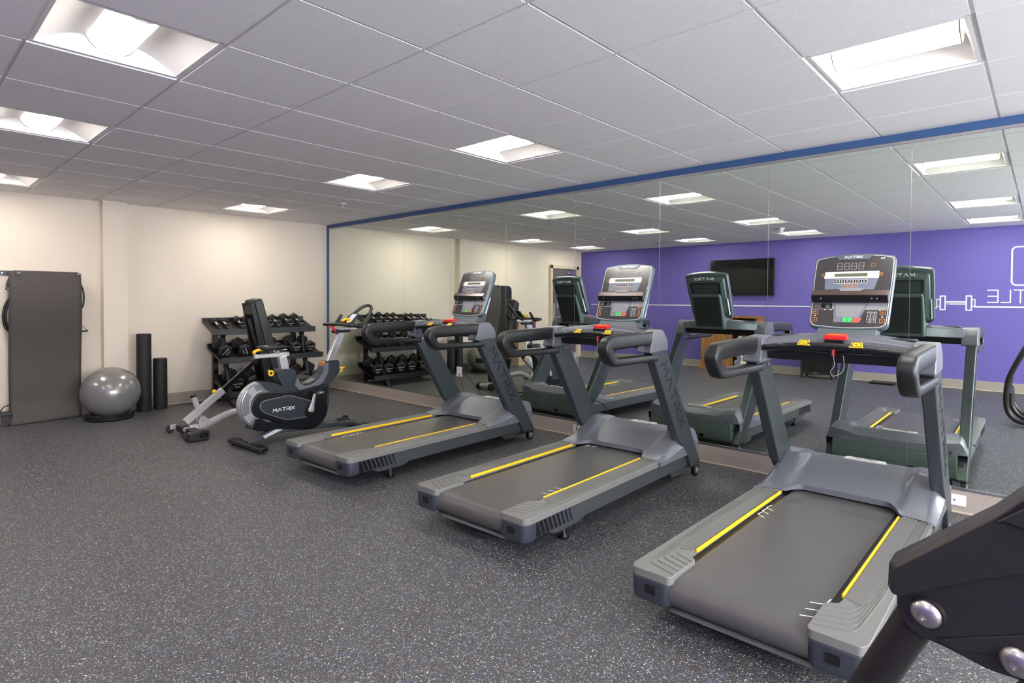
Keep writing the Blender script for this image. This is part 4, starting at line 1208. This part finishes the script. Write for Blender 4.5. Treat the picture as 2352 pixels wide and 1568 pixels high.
# resistance bands behind the mat
for k, (pts, r_) in enumerate((
    ([(.06, -3.63, 1.36), (.07, -3.685, 1.27), (.075, -3.712, 1.15), (.07, -3.70, 1.03), (.06, -3.65, .95), (.05, -3.58, .92)], .011),
    ([(.085, -3.62, 1.35), (.09, -3.672, 1.26), (.095, -3.695, 1.15), (.09, -3.685, 1.04), (.08, -3.64, .965), (.06, -3.58, .94)], .009),
    ([(.06, -3.06, 1.50), (.07, -3.035, 1.42), (.075, -3.025, 1.33), (.07, -3.04, 1.22), (.05, -3.10, 1.15)], .008))):
    o = MB().tube(pts, r_, 12, 6).build('resistance_band', M['cord'])
    tag(o, ('thick outer black resistance band looping left of the hanging mat', 'thinner inner black resistance band looping left of the hanging mat', 'slim black resistance band showing at right edge of the hanging mat')[k], 'resistance band')
t = thing('band_handle', 'dark metal tube handle hanging left of the mat top', 'handle', (.07, -3.66, 1.50))
MB().cyl((0, .02, .07), (0, -.018, -.055), .016, 18).build('grip', M['slate_dark'], t)
MB().torus(.016, .006, 20, 8, Matrix.Translation((0, -.01, -.08)) @ Matrix.Rotation(PI/2, 4, 'Y')).build('ring', M['blackgloss'], t)
t = thing('strap_handle', 'black triangular strap handle sticking out right of the mat', 'handle', (.07, -3.02, .95))
MB().cyl((0, -.05, 0), (0, .03, 0), .009, 12).build('grip', M['black'], t)
MB().tube([(0, -.05, .09), (0, .03, .002)], .003, 6, 1).build('strap', M['black'], t)
t = thing('ankle_strap', 'small black strap handle lying at floor left of the mat', 'handle', (.11, -3.72, 0))
MB().b2(-.02, .05, -.05, .06, .10, .14).build('strap', M['black'], t, bevel=.008)
MB().tube([(.0, -.04, .13), (.0, 0, .19), (.01, .05, .21)], .005, 8, 4).b2(-.015, .02, -.02, .03, 0, .105).build('loop', M['black'], t)

BALL = thing('stability_ball', 'large shiny grey exercise ball on a round black stand', 'exercise ball', (.46, -2.865, .288))
q = MB(); q.sphere((0, 0, 0), .282, (1.0, 1.0, .97), 56); bo_ = q.build('ball_body', M['ball'], BALL)
MB().cyl((.27, -.05, .06), (.286, -.053, .064), .009, 14).build('plug', M['greyprint'], BALL)
ST = thing('ball_stand', 'low round black plastic stand under the grey ball', 'stand', (.46, -2.88, 0))
MB().lathe([(.225, .0), (.232, .01), (.232, .055), (.222, .064), (.19, .060), (.165, .030), (.10, .012), (.0, .010)], 56).build('ring', M['blackgloss'], ST)
MB().lathe([(.231, .018), (.2335, .02), (.2335, .030), (.231, .032)], 56).build('band', M['black'], ST)

def roller(x, y, r, h, lab):
    t = thing('foam_roller', lab, 'foam roller', (x, y, 0), group='black foam rollers')
    MB().lathe([(r-.004, 0), (r, .004), (r, h-.004), (r-.004, h)], 40).build('body', M['foam'], t)
    return t
roller(.235, -2.485, .076, .905, 'tall black foam roller standing beside the grey ball')
roller(.225, -2.312, .074, .605, 'short black foam roller standing right of the tall roller')

# things by the cream wall seen only in the mirror
o = MB().loft([[(x, y, z) for y, z in roundpoly([(-3.80, .16), (-3.91, .16), (-4.06, 1.35), (-4.06, 1.60), (-3.80, 1.60)], [.02, .06, .02, .12, .02], 5)] for x in (.012, .022, .075, .085)]).build('padded_board', M['vinyl'], None, bevel=.008)
tag(o, 'tall black padded board with rounded corner hung on cream wall, seen only in mirror', 'padded board')
bn = thing('storage_bin', 'beige upright bin beside white rollers, seen in mirror', 'bin', (.18, -4.12, 0))
MB().b2(-.12, .12, -.10, .085, 0, .86).build('body', M['binbeige'], bn, bevel=.008)
MB().b2(-.125, .125, -.105, .09, .86, .885).build('lid', M['taupe'], bn, bevel=.004)
for k, (x, y) in enumerate(((.17, -4.295), (.20, -4.385), (.22, -4.475))):
    t = thing('foam_roller', ('white tall roller next to the beige bin', 'white tall roller between two other white rollers', 'white tall roller next to the purple one')[k]+', seen in mirror', 'foam roller', (x, y, 0), group='white tall rollers')
    MB().lathe([(.040, 0), (.043, .004), (.043, .872), (.040, .876)], 28).build('body', M['rollwhite'], t)
t = thing('foam_roller', 'purple tall roller at the end of the white rollers, seen in mirror', 'foam roller', (.24, -4.565, 0))
MB().lathe([(.038, 0), (.041, .004), (.041, .90), (.038, .904)], 28).build('body', M['purple_mat'], t)

# door in the cream wall
DR = MB().b2(0, .035, -6.30, -5.42, .01, 2.02).build('door_1', M['door'], None, bevel=.003); struct(DR)
q = MB()
q.b2(0, .06, -5.42, -5.35, 0, 2.09).b2(0, .06, -6.37, -6.30, 0, 2.09).b2(0, .06, -6.37, -5.35, 2.02, 2.09)
q.build('door_frame', M['doorframe'], DR, bevel=.004)
q = MB(); q.b2(.034, .045, -5.92, -5.60, 1.15, 1.85); o = q.build('vision_panel', M['doorframe'], DR, bevel=.004)
MB().b2(.044, .047, -5.89, -5.63, 1.18, 1.82).build('glass', M['brownglass'], o)
MB().b2(.034, .038, -5.53, -5.47, .85, 1.25).build('push_plate', M['alu'], DR, bevel=.002)
MB().cyl((.035, -5.50, .98), (.085, -5.50, .98), .010, 12).cyl((.08, -5.50, .98), (.08, -5.62, .98), .010, 12).build('door_handle', M['chrome'], DR)
MB().b2(.035, .10, -6.20, -5.92, 1.90, 1.97).bar((.08, -6.0, 1.98), (.22, -5.75, 1.99), .02, .008).build('door_closer', M['silver'], DR, bevel=.004)

# ================================================================== PURPLE WALL: things seen in the mirror
WY = RY
TV = thing('television', 'large black flat television on the purple wall', 'television', (3.765, WY, 1.765))
MB().b2(-.60, .60, .03, .075, -.345, .345).build('case', M['black'], TV, bevel=.004)
MB().b2(-.588, .588, .074, .0765, -.33, .335).build('screen', M['tv'], TV)
MB().b2(-.2, .2, 0, .035, -.15, .15).build('wall_mount', M['black'], TV)
MB().b2(-.018, .018, .0765, .078, -.342, -.336).build('badge', M['greyprint'], TV)
# white line mural (lettering reads from the right-hand end of the wall)
def stripe(name, lab, build):
    q = MB(); build(q); o = q.build(name, M['white']); tag(o, lab, 'wall graphic'); return o
wy = WY+.0008
wlk = [0]
def wl(q, a, b, wd=.022):
    wlk[0] = (wlk[0]+1) % 13; yk = wy+.0006+.00012*wlk[0]
    va, vb = Vector((a[0], yk, a[1])), Vector((b[0], yk, b[1])); d = (vb-va).normalized()
    q.bar(va-d*wd*.45, vb+d*wd*.45, wd, .0012, up=(0, 1, 0))
def wrect(q, x0, x1, z0, z1, wd=.022):
    for a, b in (((x0, z0), (x1, z0)), ((x1, z0), (x1, z1)), ((x1, z1), (x0, z1)), ((x0, z1), (x0, z0))): wl(q, a, b, wd)
stripe('wall_line', 'thin white horizontal line running along the purple wall to the drawn barbell', lambda q: wl(q, (.3, 1.226), (6.775, 1.226), .018))
def bb(q):
    wrect(q, 6.777, 6.818, 1.25, 1.36, .013); wrect(q, 6.822, 6.882, 1.20, 1.41, .017)
    wl(q, (6.885, 1.32), (7.135, 1.32)); wl(q, (6.935, 1.287), (7.135, 1.287), .016); wl(q, (6.908, 1.287), (6.914, 1.287), .014)
    wrect(q, 7.14, 7.202, 1.195, 1.41, .017); wrect(q, 7.206, 7.243, 1.255, 1.355, .013)
    wl(q, (7.24, 1.248), (9.2, 1.248))
stripe('wall_barbell', 'white outline drawing of a barbell on the purple wall', bb)
def tle(q):
    for p_, r_ in (((7.507, 1.495), (7.391, 1.495)), ((7.507, 1.405), (7.395, 1.405)), ((7.507, 1.315), (7.391, 1.315)), ((7.507, 1.315), (7.507, 1.495)),
                   ((7.645, 1.495), (7.645, 1.315)), ((7.645, 1.315), (7.545, 1.315)), ((7.824, 1.495), (7.688, 1.495)), ((7.756, 1.495), (7.756, 1.310))):
        wl(q, p_, r_, .015)
stripe('wall_lettering', 'thin white capital letters TLE on the purple wall', tle)
def sq(q):
    pts = rrect(7.655, 8.25, 1.565, 2.12, .06, 5)
    for a, b in zip(pts, pts[1:]+pts[:1]): wl(q, a, b, .02)
stripe('wall_emblem', 'white rounded square outline above the lettering on purple wall', sq)

CB = thing('towel_cabinet', 'oak towel cabinet with open front cubbies against the purple wall', 'cabinet', (3.62, WY, 0))
cx0, cx1, cd = -.50, .56, .36
q = MB().b2(cx0, cx0+.03, 0, cd, .08, 1.0).build('side_panel', M['wood'], CB, bevel=.003)
MB().b2(cx1-.03, cx1, 0, cd, .08, 1.0).build('side_panel', M['wood'], CB, bevel=.003)
MB().b2(cx0-.02, cx1+.02, 0, cd+.03, 1.0, 1.035).build('top', M['wood'], CB, bevel=.004)
MB().b2(cx0-.03, cx1+.03, 0, cd+.03, 0, .09).build('plinth', M['wood'], CB, bevel=.005)
MB().b2(cx0+.03, cx1-.03, 0, .02, .08, 1.0).build('back_panel', M['wood'], CB)
for z in (.09, .45, .72): MB().b2(cx0+.03, cx1-.03, .02, cd-.01, z, z+.02).build('shelf', M['wood'], CB)
MB().b2(cx0+.03, .10, cd-.03, cd, .09, 1.0).build('front_panel', M['wood'], CB, bevel=.002)
def towel(x, z, k, rr=.052, lab=''):
    t = thing('rolled_towel', lab, 'towel', (3.62+x, WY, z), group='rolled white towels in the oak cabinet')
    MB().tube([(0, .06, 0), (0, cd-.05+.02*(k % 2), 0)], rr, 22, 1).build('roll', M['towel'], t, bevel=.008)
    q = MB(); e_ = cd-.05+.02*(k % 2)
    for r_ in (.014, .028, .041): q.torus(r_, .0035, 20, 6, Matrix.Translation((0, e_+.001, 0)) @ Matrix.Rotation(PI/2, 4, 'X'))
    q.b2(-.014, .016, e_, e_+.004, -.012, .006)
    q.build('end_swirl', M['towel'] if k % 3 else M['towelblue'], t)
tn = 0
ordw = ['first', 'second', 'third', 'fourth']
for (zb, rows, tier) in ((.11, 2, 'bottom'), (.47, 2, 'middle'), (.74, 2, 'top')):
    for r_ in range(rows):
        for c in range(3 if r_ == 0 else 2):
            x = .17+.118*c+(.059 if r_ else 0); z = zb+.053+.092*r_
            towel(x, z, tn, .052, 'rolled white towel in the %s cubby, %s row, %s from its left end' % (tier, 'lower' if r_ == 0 else 'upper', ordw[c])); tn += 1

HP = thing('laundry_hamper', 'black slatted hamper on short legs against the purple wall', 'hamper', (5.17, WY, 0))
hw2, hd = .25, .36
MB().b2(-hw2+.02, hw2-.02, .07, hd-.01, .10, .62).build('body', M['hamper'], HP, bevel=.003)
for sx in (-1, 1):
    for y0 in (.05, hd-.03): MB().b2(sx*hw2-sx*.035, sx*hw2, y0, y0+.035, 0, .66).build('leg', M['hamper'], HP, bevel=.003)
q = MB()
for k in range(9): q.b2(-hw2+.04+.0475*k, -hw2+.04+.0475*k+.040, hd-.012, hd-.004, .12, .60)
q.build('front_slats', M['black'], HP, bevel=.002)
MB().b2(-hw2+.03, hw2-.03, hd-.01, hd, .08, .12).build('lower_rail', M['hamper'], HP)
MB().b2(-hw2-.01, hw2+.01, .045, hd+.015, .66, .69).build('lid', M['hamper'], HP, bevel=.004)
MB().b2(-.05, .03, hd, hd+.003, .09, .108).build('maker_plate', M['silver'], HP)
SCL = thing('floor_scale', 'flat dark floor scale lying near the purple wall', 'scale', (6.12, WY+.24, 0))
MB().b2(-.17, .17, -.14, .14, .012, .03).build('platform', M['black'], SCL, bevel=.006)
MB().b2(-.04, .04, .05, .09, .03, .032).build('display', M['greyprint'], SCL)
q = MB()
for sx in (-1, 1):
    for sy in (-1, 1): q.cyl((sx*.13, sy*.1, 0), (sx*.13, sy*.1, .014), .018, 14)
q.build('feet', M['black'], SCL)

# ================================================================== FOREGROUND MACHINE
FM = thing('elliptical_machine', 'black tubular exercise machine with large silver bolts in the near right corner', 'exercise machine', (7.9, -3.6, 0))
def link(y, name='link'):
    """shroud bracket with two bolts and the bent tube below; local x,z relative to machine origin"""
    # tube: exits the bracket and bends under to the floor
    path = [(.022, y+.034, .935), (-.0077, y+.034, .8677), (-.073, y+.034, .7216), (-.125, y+.03, .59), (-.158, y+.022, .48), (-.172, y+.022, .33), (-.165, y+.022, .19), (-.125, y+.022, .10), (-.05, y+.022, .052), (.06, y+.022, .045), (.30, y+.022, .045), (.86, y+.022, .045)]
    o = MB().tube(path, .0253, 24, 5).build('pedal_arm', M['mtube'], FM)
    pl = [(-.027, .920), (-.0275, .893), (-.023, .876), (-.013, .863), (.003, .857), (.030, .853), (.074, .842), (.30, .842), (.30, 1.03), (.12, 1.0), (.05, .962)]
    p = MB().prism(roundpoly(pl, .008, 3), 'y', y+.004, y+.046).build('link_plate', M['bracket'], FM, bevel=.003)
    MB().prism(roundpoly([(.020, .862), (.115, .905), (.30, .915), (.30, .885), (.115, .880), (.040, .853)], .006, 3), 'y', y+.001, y+.006).build('plate_step', M['bracket'], p, bevel=.002)
    hd_ = [(-.028, .946), (-.034, .909), (-.024, .907), (.046, .950), (.098, .978), (.30, 1.03), (.30, 1.20), (.150, 1.105), (.106, 1.076), (.081, 1.047)]
    c = MB()
    hp = roundpoly(hd_, .004, 2)
    rings = []
    for yy, dx, dz in ((y-.004, 0, 0), (y+.010, -.004, .003), (y+.050, -.004, .003), (y+.058, 0, 0)):
        rings.append([(a+(dx if b > .92 else 0)+(dx*1.5 if a < 0 else 0), yy, b+(dz if b-.90 > .87*(a+.035) else 0)) for a, b in hp])
    c.loft(rings); ho = c.build('link_hood', M['bracket'], FM, bevel=.002, seg=3)
    MB().prism([(.079, 1.041), (.088, 1.044), (.20, 1.020), (.30, .99), (.30, 1.03), (.20, 1.09), (.12, 1.078)], 'y', y-.010, y-.003).build('hood_facet', M['bracket'], ho, bevel=.002)
    for bx, bz in ((.008, .893), (.104, .866)):
        mx = Matrix.Translation((bx, y+.005, bz)) @ Matrix.Rotation(math.radians(-14), 4, 'Z') @ Matrix.Rotation(math.radians(98), 4, 'X')
        MB().lathe([(.0225, -.004), (.0225, .003), (.0210, .004)], 40, mx).build('washer', M['mtube'], FM)
        MB().lathe([(.0195, .002), (.0195, .005), (.0175, .009), (.0130, .0125), (.0085, .014), (.0062, .0145), (.0060, .010), (.0, .010)], 6*8, mx).build('bolt', M['boltsteel'], FM)
    return o
link(0.0)
MB().tube([(.15, 0.03, .86), (.11, .05, .76), (.09, .05, .5), (.09, .05, .045)], .024, 14, 4).build('front_mast', M['mtube'], FM)
# second side of the machine
link(-.70)
for y, z in ((-.20, .045), (-.50, .045)):
    MB().tube([(-.145, y, .34), (-.135, y, .20), (-.09, y, .11), (-.02, y, .06), (.1, y, z), (.86, y, z)], .024, 20, 5).build('base_tube', M['mtube'], FM)
MB().cyl((-.146, -.72, .335), (-.146, .02, .335), .018, 16).cyl((.84, -.74, .045), (.84, .04, .045), .032, 18).build('cross_tube', M['mtube'], FM)
for y in (0, -.20, -.50, -.70):
    MB().cyl((.03, y, .045), (.07, y, .045), .036, 20).build('joint_sleeve', M['black'], FM, bevel=.004)
